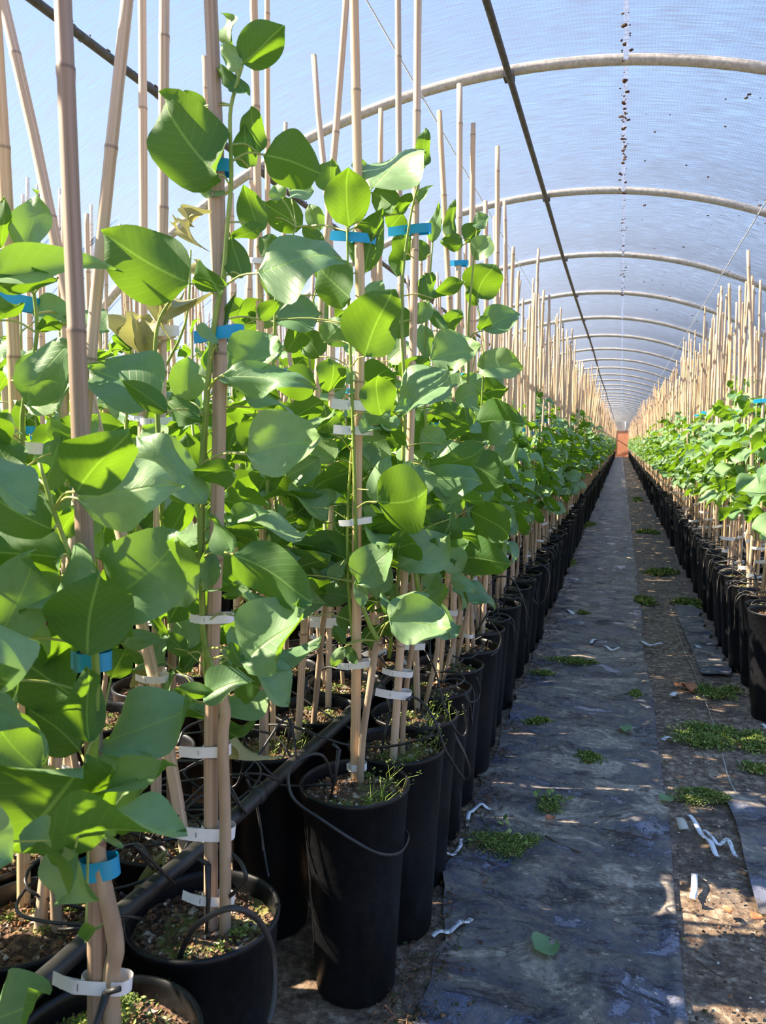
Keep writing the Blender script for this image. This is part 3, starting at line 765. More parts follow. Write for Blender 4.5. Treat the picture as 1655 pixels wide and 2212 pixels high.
# ------------------------------------------------------------------ the nearest plants, one by one
# canes: (image points bottom to top used as sight lines, depth at base, depth at top, radius, full height?)
HERO = {
 'P0': dict(pos=(-0.635, 0.80), lab='nearest sapling, bottom corner of the left bed, big blurred leaves and grey-brown cane',
   canes=[([(207, 2290), (206, 1700), (184, 1200), (165, 700), (150, 350), (136, 0)], .80, .86, .0122)],
   trunk=[(247, 2290), (240, 2120), (250, 2040), (222, 1900), (203, 1800), (196, 1700)], tr=.0115,
   shoot=[(196, 1700), (205, 1600), (205, 1400), (175, 1270), (150, 1200), (115, 1100), (85, 1000)],
   ties=[(196, 2122, 'w', 1.2), (215, 1885, 'n', 1.2), (188, 1437, 'n', 1.1)]),
 'A': dict(pos=(-0.655, 1.09), lab='tall sapling with two pale sticks and three white ties in the lowest full pot',
   canes=[([(455, 2000), (457, 1500), (470, 1100), (476, 700), (468, 300), (455, 0)], 1.10, 1.12, .0122)],
   trunk=[(485, 2012), (487, 1800), (482, 1600), (487, 1540), (478, 1500)], tr=.0098,
   shoot=[(468, 1505), (445, 1400), (437, 1300), (433, 1100), (443, 900), (463, 700), (482, 600), (492, 480), (500, 380), (497, 250), (512, 180), (524, 140)],
   ties=[(450, 1938, 'w', 1), (452, 1795, 'w', 1), (458, 1620, 'w', .8), (440, 1335, 'w', .8), (450, 722, 'b', 1), (492, 352, 'n', .9)]),
 'B': dict(pos=(-0.575, 1.64), lab='sapling with looped black tube round the second pot of the aisle row',
   canes=[([(767, 1682), (770, 1400), (772, 1000), (779, 700), (771, 300), (765, 0)], 1.71, 1.74, .0125)],
   trunk=[(777, 1690), (783, 1600), (797, 1500), (812, 1400), (818, 1385)], tr=.009,
   shoot=[(818, 1385), (795, 1340), (772, 1260), (768, 1100), (762, 900), (755, 700), (752, 600), (750, 500)],
   ties=[(768, 1655, 'm', 1), (780, 1437, 'w', 1), (757, 1127, 'w', .9), (758, 930, 'w', .9), (752, 875, 'w', 1), (760, 657, 'w', 1), (757, 512, 'b', 1)]),
 'C': dict(pos=(-0.545, 1.885), lab='sapling with two white ties low on its sticks, third pot of the aisle row',
   canes=[([(848, 1640), (862, 1450), (884, 1030), (897, 500), (903, 0)], 1.86, 1.90, .0108)],
   trunk=[(868, 1628), (872, 1550), (884, 1440), (900, 1340)], tr=.0075,
   shoot=[(900, 1340), (902, 1270), (872, 1050), (874, 880), (868, 640), (885, 480), (908, 380)],
   ties=[(860, 1455, 'w', .9), (854, 1500, 'w', .9), (885, 490, 'b', 1)]),
 'D': dict(pos=(-0.56, 2.13), lab='sapling in the fourth pot of the aisle row, weeds spilling over its rim',
   canes=[([(913, 1490), (890, 1100), (866, 640), (860, 20)], 2.10, 2.15, .0105)],
   trunk=[(938, 1488), (945, 1400), (935, 1330)], tr=.0075,
   shoot=[(935, 1330), (925, 1200), (925, 1000), (915, 800), (925, 650), (935, 520)], ties=[(935, 1400, 'w', .7)]),
 'E': dict(pos=(-0.57, 2.39), lab='sapling in the fifth pot of the aisle row with a pale tan cane',
   canes=[([(968, 1441), (985, 1000), (973, 700), (949, 240)], 2.40, 2.43, .0105)],
   trunk=[(985, 1430), (993, 1330), (985, 1250)], tr=.0075,
   shoot=[(985, 1250), (985, 1000), (1010, 850), (1012, 700), (1020, 600), (1030, 500)], ties=[(970, 1375, 'w', .7), (1000, 890, 'w', .7)]),
 'F': dict(pos=(-0.575, 2.65), lab='sapling in the sixth pot of the aisle row, blue tie high on a thick cane',
   canes=[([(993, 1412), (984, 900), (992, 500), (993, 182)], 2.60, 2.66, .0125)],
   trunk=[(1005, 1405), (1008, 1330), (1020, 1250)], tr=.0075,
   shoot=[(1020, 1250), (1020, 1100), (1035, 950), (1042, 850), (1045, 740)], ties=[(1000, 1325, 'w', .8), (1005, 563, 'b', .9)]),
 'M1': dict(pos=(-0.87, 1.80), lab='sapling behind the black pipe whose stick rises bare from sunlit soil',
   canes=[([(572, 1655), (568, 1100), (561, 640), (548, 0)], 1.74, 1.78, .0112), ([(590, 1600), (580, 700), (577, 0)], 1.86, 1.95, .0085), ([(655, 1592), (682, 900), (697, 600), (722, 330), (748, 0)], 1.90, 1.95, .0102)],
   trunk=[(562, 1668), (568, 1500), (575, 1350)], tr=.008,
   shoot=[(575, 1350), (582, 1200), (577, 990), (590, 800), (600, 600), (640, 490)], ties=[(570, 1420, 'w', .8), (543, 560, 'w', .7), (560, 748, 'b', .8)]),
 'M2': dict(pos=(-0.85, 2.07), lab='sapling with a leaning brown trunk behind the pot with looped tube',
   canes=[([(738, 1500), (716, 600), (692, 300), (678, 120)], 2.10, 2.12, .0102)],
   trunk=[(672, 1585), (688, 1450), (700, 1330), (712, 1260)], tr=.0085,
   shoot=[(712, 1260), (690, 1000), (674, 850), (668, 700), (690, 600)], ties=[(688, 1338, 'w', .9), (745, 1350, 'w', .9)]),
 'M3': dict(pos=(-0.85, 2.34), lab='sapling with a short cane ending below the nearest hoop, second row',
   canes=[([(800, 1480), (818, 700), (823, 235)], 2.32, 2.36, .0095), ([(650, 1460), (620, 700), (617, 265)], 2.28, 2.3, .0085)],
   trunk=[(742, 1480), (735, 1380), (730, 1300)], tr=.007, shoot=[(730, 1300), (735, 1100), (720, 900), (715, 700)], ties=[(715, 1310, 'w', .6)]),
 'L1': dict(pos=(-0.925, 0.99), lab='sapling at the left frame edge with blue and white ties beside each other',
   canes=[([(82, 2005), (120, 1650), (203, 690), (275, 0)], 1.0, 1.08, .0106), ([(50, 1950), (48, 1400), (30, 760), (0, 200), (-14, 0)], 1.0, 0.98, .0115)],
   trunk=[(122, 2010), (118, 1900), (100, 1780)], tr=.0095,
   shoot=[(100, 1780), (90, 1500), (60, 1150), (48, 900), (80, 720), (60, 550)], ties=[(60, 965, 'w', 1.15), (48, 637, 'b', 1.15)]),
 'L2': dict(pos=(-0.865, 1.31), lab='sapling with a thick split cane slanting out of the picture, black pipe in front',
   canes=[([(410, 1870), (362, 1600), (300, 1320), (145, 640), (75, 300), (15, 40)], 1.25, 1.30, .0122), ([(336, 1780), (340, 1300), (347, 900), (352, 450), (355, 0)], 1.37, 1.40, .0118)],
   trunk=[(372, 1760), (368, 1600), (372, 1420), (365, 1330)], tr=.0095,
   shoot=[(365, 1330), (350, 1100), (340, 900), (335, 760), (345, 690), (375, 640)], ties=[(345, 690, 'w', .9), (350, 905, 'w', .9), (385, 1475, 'w', .7)]),
 'L3': dict(pos=(-1.16, 1.66), lab='sapling with a yellow cane rising from its mossy pot, third row back',
   canes=[([(300, 1640), (305, 1100), (310, 600), (307, 0)], 1.66, 1.68, .0115)],
   trunk=[(320, 1640), (322, 1500), (315, 1400)], tr=.008, shoot=[(315, 1400), (300, 1200), (300, 1000), (330, 850), (400, 700), (412, 540)], ties=[(320, 905, 'w', .8)]),
 'L4': dict(pos=(-1.14, 2.12), lab='sapling with an orange-tinged stick in the third row, next to wet black sheet',
   canes=[([(520, 1510), (508, 1170), (524, 850), (541, 560), (546, 260)], 2.15, 2.2, .0102), ([(540, 1505), (470, 700), (441, 122)], 2.2, 2.3, .0095)],
   trunk=[(548, 1500), (545, 1400), (550, 1300)], tr=.007, shoot=[(550, 1300), (540, 1100), (530, 900), (560, 700)], ties=[(525, 1285, 'w', .8), (515, 1150, 'w', .6)]),
}
# leaves: owner, (base), (tip), width in px, side seen, depth offset
LV = '''A 470 378 378 240 116 d -.04;A 525 138 600 55 88 d 0;A 521 150 467 97 38 l 0;A 505 190 463 142 22 d 0;A 503 100 475 30 32 l .04;A 510 160 530 216 32 d 0
A 560 332 540 240 54 d .05;A 537 362 522 288 46 d .03;A 572 335 693 372 105 d .04;A 440 238 385 207 34 d .06;A 400 250 362 285 34 l .08;A 525 598 496 530 52 d 0;A 562 590 704 520 108 l -.04
A 408 612 232 512 148 d -.03;A 418 600 489 612 54 d -.05;A 487 420 420 400 22 g 0;A 498 515 565 490 30 d .04;A 560 505 526 415 60 d .09;A 497 805 620 760 78 g -.05;A 486 812 641 805 48 g -.10
A 345 862 198 790 136 g -.04;A 360 890 275 828 48 d -.10;A 400 868 406 772 74 g .04;A 355 868 421 905 40 d -.04;A 530 978 596 900 74 d -.04;A 536 982 696 955 122 g -.08;A 488 1000 505 918 54 d .05
A 420 1032 518 1004 48 d -.12;A 445 1090 303 925 96 g -.14;A 432 1032 402 942 66 d .02;A 400 1308 378 1158 80 g -.06;A 443 1275 455 1183 44 g -.03;A 505 1198 670 1290 112 d -.16;A 503 1200 467 1108 40 l -.12
A 440 1278 547 1252 16 d -.08;A 530 1428 673 1328 92 g -.16;A 528 1430 508 1358 56 g -.14;A 522 1436 497 1388 32 d -.17;A 445 1505 513 1462 46 g -.06;A 468 1502 380 1486 32 d -.06;A 405 1412 370 1372 34 d .0
A 462 1020 480 925 50 g .08;A 470 745 420 690 22 g -.05;A 470 760 500 640 20 d .0;A 540 880 600 850 40 d .1;A 500 1130 560 1100 34 g .06;A 420 905 375 850 40 d .08;A 560 690 600 650 36 d .12
P0 222 1606 392 1500 96 g .04;P0 210 1240 52 1305 96 g -.04;P0 232 1300 352 1175 118 g .03;P0 188 1412 214 1240 150 d -.05;P0 -5 1385 40 1215 92 g -.06;P0 160 1505 -10 1370 130 d .06
P0 192 1602 186 1445 78 d -.02;P0 182 1650 -10 1800 178 d -.08;P0 -20 1470 64 1500 78 d -.08;P0 85 1665 -15 1545 112 g .02;P0 172 1622 55 1530 106 d .08;P0 205 1725 348 1643 34 g -.03;P0 215 1742 334 1700 92 g .0
P0 195 1740 290 1790 62 d .03;P0 163 1832 142 1932 92 g -.06;P0 -30 2210 56 2135 84 g -.08;P0 185 2036 205 1984 26 d -.04;P0 180 1795 -20 1840 80 d -.02;P0 214 1790 262 1832 18 l .0;P0 172 1078 346 1036 122 g -.02
P0 165 1062 274 932 118 d -.05;P0 115 1145 -20 1060 96 d -.06;P0 130 1205 -20 1175 80 d -.02;P0 128 1245 5 1190 104 g .02;P0 130 1160 170 1090 60 d .10;P0 60 1650 30 1560 80 d .06;P0 240 1465 275 1400 60 d .2
P0 200 1330 130 1420 90 d .1;P0 90 1330 10 1420 110 g .05;P0 30 1260 90 1160 90 d .1;P0 215 1400 260 1330 60 d .12;P0 60 1760 120 1700 70 g .10;P0 220 1660 245 1590 36 g .06;P0 40 1020 -20 940 70 d .05
L1 -10 605 202 552 52 g -.06;L1 125 600 -20 612 46 d -.04;L1 48 560 66 412 66 g .02;L1 84 718 126 680 32 d .0;L1 152 700 70 640 62 g .06;L1 150 692 226 690 58 l .10;L1 155 735 28 872 92 g -.04;L1 60 872 152 788 84 g .0
L1 20 822 62 744 52 l .04;L1 -5 692 42 640 38 d -.02;L1 56 950 48 868 62 l .04;L1 -15 925 48 912 34 d -.04;L1 48 1062 72 978 64 d .08;L1 95 1060 120 960 70 g .12;L1 130 980 190 900 66 g .16;L1 110 900 150 960 50 l .14;L1 0 540 10 430 30 d .0
L1 110 1100 60 1180 60 d .1;L1 150 1160 190 1060 80 g .14;L1 10 1080 -20 990 50 g .0;L1 110 1040 150 1130 70 d .18
B 755 490 746 370 96 d -.02;B 786 592 815 455 68 d .03;B 803 408 890 294 92 l .0;B 718 415 714 350 52 d .04;B 800 402 770 338 40 g .05;B 803 415 866 458 48 d .03;B 860 462 886 418 30 d .08;B 655 488 576 440 68 d .06
B 757 645 694 574 76 d -.04;B 788 770 842 630 122 d -.08;B 652 490 702 532 32 d .06;B 595 690 690 672 68 l .0;B 583 645 677 658 38 g .04;B 592 702 540 666 46 g .05;B 800 662 822 604 42 g .05;B 710 846 718 776 58 d -.03
B 824 898 808 816 78 d -.05;B 815 1084 922 1062 150 d -.14;B 812 1086 828 993 54 g -.02;B 850 1190 906 1165 66 d .04;B 775 1262 852 1182 78 g -.04;B 843 1342 910 1276 64 g -.06;B 843 1340 974 1366 92 g -.12
B 772 1250 783 1312 30 g -.03;B 745 1392 722 1352 24 d -.03;B 747 1395 770 1432 22 d -.04;B 744 1398 716 1442 26 g -.04;B 715 1256 762 1204 24 g .0;B 755 1212 648 1165 70 d .05;B 612 1242 712 1200 58 d -.02
B 722 1248 668 1192 68 g .02;B 700 740 740 690 60 g .08;B 780 950 830 880 60 g .06;B 790 1020 800 950 44 g .06;B 720 1090 660 1040 70 g .1;B 735 1150 770 1090 60 d .08;B 720 1000 665 930 66 g .12;B 700 620 725 555 50 d .1
B 720 950 700 880 60 d .12;B 830 1010 790 930 60 g .1;B 700 1130 640 1080 70 d .08;B 780 840 840 780 60 d .1;B 690 770 650 720 50 d .12;B 838 1330 825 1280 20 g -.04
M1 683 832 603 830 74 d -.05;M1 590 1180 626 1128 62 d .0;M1 560 1060 600 1000 60 d .0;M1 640 940 600 880 66 d .05;M1 560 800 530 740 40 d .0;M1 600 640 570 560 50 g .0;M1 640 900 690 860 60 d .04;M1 580 1120 520 1090 60 g .0
M1 600 560 560 510 46 d .0;M1 585 470 540 440 40 g .05;M1 610 430 590 400 40 l .0;M1 625 410 672 400 60 l .06;M1 560 900 520 850 50 g .05;M1 620 1030 680 990 70 g .05;M1 630 1290 590 1230 60 g .0;M1 590 1000 640 960 60 d .0
M1 620 760 660 700 50 d .05;M1 640 1110 700 1070 64 d .05;M1 560 1250 520 1200 54 d .0;M1 690 500 670 440 40 g .1;M1 540 690 500 650 50 d .05;M1 530 700 560 640 50 d .04
C 862 898 962 790 116 l -.10;C 850 890 895 858 22 g -.13;C 925 1035 1030 1024 88 g .02;C 925 1010 1048 972 36 d -.02;C 858 1225 966 1148 92 g -.06;C 908 1172 798 1178 68 d -.02;C 970 1122 904 1136 54 d .02;C 918 1312 974 1278 52 g .02
C 925 1272 940 1232 42 g .02;C 860 960 900 910 50 d .04;C 870 730 850 660 50 d .04;C 890 560 860 500 50 d .04;C 880 520 850 590 40 d .06;C 935 645 915 600 30 d .04;C 880 830 920 770 60 d .04;C 925 1190 975 1120 66 d .04
C 895 1240 930 1190 50 d .0;C 910 1000 870 950 60 g .06;C 900 700 925 650 40 g .04;C 905 440 928 395 16 g .0;C 918 362 914 288 32 d .0;C 870 460 840 490 50 d .06;C 960 960 910 930 60 g .06;C 935 1090 890 1060 60 d .04
D 918 648 926 592 40 d .0;D 925 645 996 596 30 d -.02;D 920 660 966 716 24 d .0;D 925 772 914 702 40 g .0;D 935 895 997 885 44 d .0;D 930 778 1037 758 82 g -.04;D 935 525 952 445 26 g .0;D 970 1130 1012 1172 74 d .0;D 975 1245 1027 1272 30 g .0
D 960 950 1000 900 60 d .05;D 940 860 900 800 60 g .05;D 990 830 940 800 54 g .04;D 1000 1050 960 1100 70 d .05;D 960 720 990 670 40 d .05;D 985 870 1030 840 50 g .05;D 920 560 900 520 34 d .05;D 960 1190 1000 1230 60 g .04
E 1005 998 1084 1045 92 d -.03;E 1015 1105 1112 1152 80 d .0;E 975 1203 1100 1215 82 d -.16;E 1025 560 1056 510 48 g .0;E 1003 520 1036 487 36 d .0;E 1020 482 1053 467 28 g .0;E 1000 530 951 525 34 d .0;E 975 515 978 438 24 d .0
E 1045 715 1119 668 60 g .0;E 1035 715 1056 683 26 d -.02;E 1015 922 1000 880 42 d -.05;E 1000 860 960 830 44 g .04;E 1060 960 1100 910 50 g .05;E 1060 1080 1020 1040 60 g .04;E 1080 1200 1040 1170 60 d .05;E 1040 960 1000 930 50 d .05
F 1025 916 1133 912 88 d -.06;F 1032 792 1122 784 64 g .0;F 1030 643 1066 573 86 d -.02;F 1040 850 1000 810 50 g .04;F 1050 850 1090 830 50 d .04;F 1080 1000 1120 960 50 g .04;F 1030 660 1010 620 24 d .0;F 1060 1130 1110 1100 60 g .05;F 1090 1210 1050 1180 50 g .04
M2 700 560 660 520 40 d .0;M2 690 1000 640 1060 70 g .0;M2 700 850 740 800 50 d .0;M2 680 760 640 780 50 d .0;M2 700 1080 750 1040 60 g .0;M2 710 1180 680 1120 60 d .0;M2 710 700 680 650 50 g .0;M2 700 950 650 920 60 g .0
M3 740 1100 800 1120 70 g .0;M3 735 950 780 1000 60 d .0;M3 715 700 750 660 50 d .0;M3 730 1250 790 1220 60 g .0;M3 740 860 700 820 60 g .0;M3 820 700 850 640 60 d .0;M3 840 780 880 740 50 g .0;M3 850 1120 820 1060 60 d .0
L2 365 1380 260 1372 38 g -.06;L2 412 1402 398 1318 62 g .0;L2 370 1388 318 1318 20 d -.04;L2 340 1240 290 1180 66 g .0;L2 345 1080 300 1010 60 l .0;L2 370 1150 400 1080 60 d .0;L2 380 1280 340 1330 60 d .0;L2 350 960 310 920 60 g .0
L2 260 1390 310 1400 60 d .06;L2 300 1320 250 1260 60 d .0;L2 380 920 430 880 50 g .06;L2 240 1280 280 1210 60 d .1
L3 330 850 290 800 50 g .0;L3 300 1000 260 950 60 g .0;L3 310 1150 350 1100 60 d .0;L3 300 1080 250 1130 60 d .0;L3 320 960 370 940 50 l .0;L3 300 900 240 880 60 g .1;L3 310 1250 270 1200 50 l .0
L4 540 1100 500 1050 60 g .0;L4 535 950 490 900 50 g .0;L4 560 700 520 730 50 d .0;L4 545 1200 510 1240 50 d .0;L4 545 1000 590 1060 60 g .0;L4 520 870 560 820 50 d .0;L4 540 1290 590 1330 50 d .0;L4 560 780 600 730 50 g .0'''
DRY = '''L3 400 470 412 448 30;L3 410 480 400 515 34;L3 412 490 420 455 26;L3 385 482 372 480 10;L3 425 560 440 590 18;L2 300 680 270 745 50;L2 305 690 320 740 40;L2 340 655 385 660 36;L2 375 640 402 665 22;L2 310 720 330 750 26;L2 360 650 330 680 30
L2 368 1270 375 1300 34;L2 370 1290 362 1330 38;L2 300 1475 310 1450 30;L2 505 1570 516 1645 24;A 362 1838 342 1935 52'''
def hero_build():
    R = random.Random(77)
    byown = {}
    for row in LV.replace('\n', ';').split(';'):
        q = row.split(); byown.setdefault(q[0], []).append((*[float(a) for a in q[1:6]], q[6], float(q[7])))
    dryown = {}
    for row in DRY.replace('\n', ';').split(';'):
        q = row.split(); dryown.setdefault(q[0], []).append([float(a) for a in q[1:6]])
    for key, h in HERO.items():
        x0, y0 = h['pos']; O = Vector((x0, y0, 0)); near = key in ('P0', 'A', 'B', 'C', 'L1', 'L2')
        r = make_plant(x0, y0, hash_seed(key), canes=[], trunk=False, fol=False, ties=False, detail=2)
        tag(r, h['lab'], 'potted tree', 'saplings in tall black pots')
        if key == 'P0':
            mb = MB(); RR = random.Random(3)
            for q in range(9): sprig_geo(mb, RR, (RR.uniform(-.06, .10), RR.uniform(-.06, .08), 0.438), .05, .05, 500, .03, .0030)
            link('moss', mb.mesh('moss', False), r)['kind'] = 'stuff'
        if key in ('C', 'D', 'M1', 'B'):      # thread-thin weeds growing over the rim
            wb = MB(); RR = random.Random(hash_seed(key))
            for q in range(26):
                a = RR.uniform(-1.2, 1.0) if key != 'M1' else RR.uniform(-2, 2); rr = RR.uniform(.05, .115)
                p0 = Vector((rr*math.cos(a), rr*math.sin(a), .43)); tp = p0+Vector((RR.uniform(-.01, .05), RR.gauss(0, .02), RR.uniform(.02, .075)))
                wb.tube([p0, p0.lerp(tp, .5)+Vector((RR.gauss(0, .006), 0, .008)), tp], .0007, 3, SHOOT, cap=False)
                sprig_geo(wb, RR, tp, .006, .006, 5, .008, .0028)
            link('weed', wb.mesh('weed'), r)['kind'] = 'stuff'
        def path(px, Y0, Y1, extend=False, clamp=True):
            b0 = at_z(px[0][0], px[0][1], 0.43) if clamp else at_y(*px[0], Y0)
            dx, dy = b0.x-x0, b0.y-y0; d = math.hypot(dx, dy)
            if clamp and d > 0.105: b0.x, b0.y = x0+dx*0.105/d, y0+dy*0.105/d
            P = [b0] + [at_y(*p, (b0.y if clamp else Y0)+(Y1-Y0)*(i+1)/(len(px)-1)) for i, p in enumerate(px[1:])]
            if clamp: P[0].z = 0.40
            if extend and px[-1][1] < 45:
                d = (P[-1]-P[-2]).normalized(); P.append(P[-1]+d*max(0.15, (2.38-P[-1].z)))
            return [p-O for p in P]
        cY = None
        for ci, (px, Y0, Y1, rr) in enumerate(h['canes']):
            P = path(px, Y0, Y1, True); b = MB(); cane_geo(b, smooth_path(P, 4), rr, 14, mat=BAMBOO_SHADED if key == 'P0' else None)
            o = link('cane', b.mesh('cane'), r)
            if key == 'P0': o['label'] = 'bamboo cane with shade painted into its grey-brown colour'
            if ci == 0: cP = P
        P = path(h['trunk'], cP[0].y+y0, cP[0].y+y0); Q = smooth_path(P, 5); b = MB()
        nQ = len(Q); rad = [h['tr']*(1.15 if i == 0 else 1.0-0.12*i/nQ + 0.10*max(0, noise.noise(Vector((i*0.9, x0*9, 2))))) for i in range(nQ)]
        rad[-1] *= 1.25; rad[-2] *= 1.2
        b.tube(Q, rad, 12, BARK); link('trunk', b.mesh('trunk'), r)
        Yc = cP[0].y + y0
        st = [at_y(*p, Yc-0.005)-O for p in h['shoot']]; st[0] = P[-1].copy(); S_ = smooth_path(st, 4)
        sb = MB(); n = len(S_); sb.tube(S_, [0.0060-0.0036*i/(n-1) for i in range(n)], 8, SHOOT)
        for tx, ty, k, sc in h['ties']:
            z = at_y(tx, ty, Yc).z
            best = None
            for (px, Y0, Y1, rr) in h['canes']:      # tie sits on the cane nearest to it
                PP = path(px, Y0, Y1, True)
                for a_, b_ in zip(PP, PP[1:]):
                    if a_.z <= z <= b_.z:
                        c_ = a_.lerp(b_, (z-a_.z)/(b_.z-a_.z)); w_ = at_y(tx, ty, c_.y+y0)-O
                        if best is None or (c_-w_).length < best[0]: best = ((c_-w_).length, c_, w_)
            if best is None: continue
            me = {'n': NTIE[0], 'm': NTIE[1]}.get(k) or R.choice(WTIE[:2] if k == 'w' else BTIE)
            o = link('white_tie' if k in 'wm' else 'blue_tie', me, r, best[1]); o.rotation_euler = (R.gauss(0, .04), R.gauss(0, .10), YAW+R.gauss(0, .12)); o.scale = (1.05*sc+.1, 1.0, 1.0*max(sc, .8)+.1)
        for (bx, by, tx, ty, wp, side, dy) in byown.get(key, []):
            B = at_y(bx, by, Yc+dy); L0 = math.hypot(tx-bx, ty-by)
            fw = (B-Vector((0, 0, CAMZ))).dot(FWD); lw = L0/FPX*fw
            T = at_y(tx, ty, Yc+dy+R.uniform(-.3, .3)*lw)
            v = (Vector((0, 0, CAMZ))-B).normalized(); J = Vector((R.gauss(0, .13), R.gauss(0, .13), R.gauss(0, .13)))
            if side == 'g': nn = v*0.85+Vector((0, 0, .42))+J
            elif side == 'l': nn = v*0.55-SUN_TRAVEL*0.8+J
            else: nn = -v*0.95-SUN_TRAVEL*0.42+Vector((0, 0, .12))+J
            yv = (T-B).normalized(); z = (nn-yv*nn.dot(yv)).normalized()
            w = wp/FPX*fw/max(0.55, abs(z.dot(v)))*1.04
            link('leaf', HLEAF[R.randrange(6) if min(wp, L0) < 90 else R.choice([0, 2, 3, 4])], r, mw=leaf_matrix(B-O, T-B, nn, (T-B).length*1.04, w))
            # stalk back to the stem
            bl = B-O; q = min(S_, key=lambda s_: (s_-bl).length + 0.6*max(0, s_.z-bl.z+0.01))
            if 0.01 < (q-bl).length < 0.26:
                mdl = q.lerp(bl, 0.5)+Vector((0, 0, 0.008)); sb.tube(smooth_path([q, mdl, bl], 3), 0.0017, 5, STALK, cap=False)
        link('shoot', sb.mesh('shoot'), r)
        if key not in ('P0', 'L1'):        # smaller leaves deeper in the crown, on the side away from the aisle
            sm, lv = GENL[hash_seed(key) % 10]; an = R.random()*6.28; o = link('shoot', sm, r, (cP[0].x, cP[0].y+.03, 0)); o.rotation_euler.z = an; o.scale.z = .93
            for k, m in lv:
                mm = Matrix.Translation((cP[0].x, cP[0].y+.03, 0)) @ Matrix.Rotation(an, 4, 'Z') @ m; mm.translation.z *= .93
                if mm.translation.y > cP[0].y+(.0 if key != 'A' else .03) and mm.translation.z < (1.5 if key != 'A' else 1.38): link('leaf', HLEAF[k], r, mw=mm)
        for bx, by, tx, ty, wp in dryown.get(key, []):
            dy = 0.15 if key == 'L3' else 0.1
            B = at_y(bx, by, Yc+dy); T = at_y(tx, ty, Yc+dy+R.uniform(-.02, .02)); fw = (B-Vector((0, 0, CAMZ))).dot(FWD)
            o = link('withered_leaf', R.choice(DRYLEAF), r, mw=leaf_matrix(B-O, T-B, Vector((R.gauss(0, 1), -1, R.gauss(0, 1))), (T-B).length*1.2, wp/FPX*fw*1.3)); o['label'] = 'withered, curled yellow-brown leaf'
def hash_seed(s): return sum(ord(c)*(i+3) for i, c in enumerate(s))
hero_build()
# ------------------------------------------------------------------ the rest of the beds
HP = [h['pos'] for h in HERO.values()]
ROWW = {0: 'aisle row', 1: 'second row', 2: 'third row', 3: 'fourth row', 4: 'fifth row'}
things = 0
def bed_row(x, y0, y1, rown, bed, seed, leaf_to, det_to, far_start, nth0=0):
    """individual plants of one row up to y1; returns the y where the joined rest starts"""
    global things
    y = y0; i = nth0; R = random.Random(seed)
    while y < y1:
        px, py = x+R.gauss(0, 0.012), y+R.gauss(0, 0.006)
        if all(math.hypot(px-a, py-b) > 0.235 for a, b in HP):
            r = make_plant(px, py, seed*1000+i, 'leaf' if y < leaf_to else 'foliage', detail=2 if y < det_to else (1 if y < det_to+3 else 0), dz=R.choice([0, 0, 0, 0.008, -0.01, 0.012]), ncane=1 if bed == 'left bed' and rown > 0 and y < 5 else 0, thin=(0.5 if bed == 'left bed' and (y < 0.8 or (rown > 1 and y < 3.2)) else 0), csc=(.82 if bed == 'left bed' and rown > 0 and y < 5 else (.78 if 'outer' in bed else 1)))
            lab = 'potted sapling, %s from the camera in %s, %s' % (ordinal(i), ROWW[rown], bed)
            tag(r, lab, 'potted tree', 'saplings in tall black pots'); things += 1; i += 1
        y += 0.262
    return y
L_ = []; R_ = []; OU = []
bed_row(-0.89, 0.20, 0.75, 1, 'left bed', 21, 9, 1.0, 0, 0)
bed_row(-0.63, 0.28, 0.55, 0, 'left bed', 22, 9, 1.0, 0, 0)
fy = bed_row(-0.575, 2.91, 12.0, 0, 'left bed', 1, 12.5, 3.8, 0, 6); L_.append((-0.575, fy))
fy = bed_row(-0.85, 2.60, 9.0, 1, 'left bed', 2, 7.5, 3.4, 0, 5); L_.append((-0.85, fy))
fy = bed_row(-1.15, 0.34, 7.5, 2, 'left bed', 3, 5.2, 2.6, 0, 0); L_.append((-1.13, fy))
fy = bed_row(-1.43, 0.26, 7.0, 3, 'left bed', 4, 3.4, 1.2, 0, 0); L_.append((-1.41, fy))
fy = bed_row(0.73, 3.90, 13.0, 0, 'right bed', 5, 13.5, 5.0, 0, 0); R_.append((0.73, fy))
fy = bed_row(1.01, 5.60, 12.5, 1, 'right bed', 6, 12.5, 1.0, 0, 0); R_.append((1.01, fy))
fy = bed_row(1.29, 7.60, 12.5, 2, 'right bed', 7, 10, 1.0, 0, 0); R_.append((1.29, fy))
fy = bed_row(1.57, 9.60, 12.5, 3, 'right bed', 8, 1.0, 1.0, 0, 0); R_.append((1.57, fy))
R_.append((1.85, 11.8))
for k, x in enumerate((-2.62, -2.90, -3.18)):
    fy = bed_row(x, 3.0, 7.0, k, 'bed along left cloth', 9+k, 1.0, 1.0, 0, 0); OU.append((x, fy))

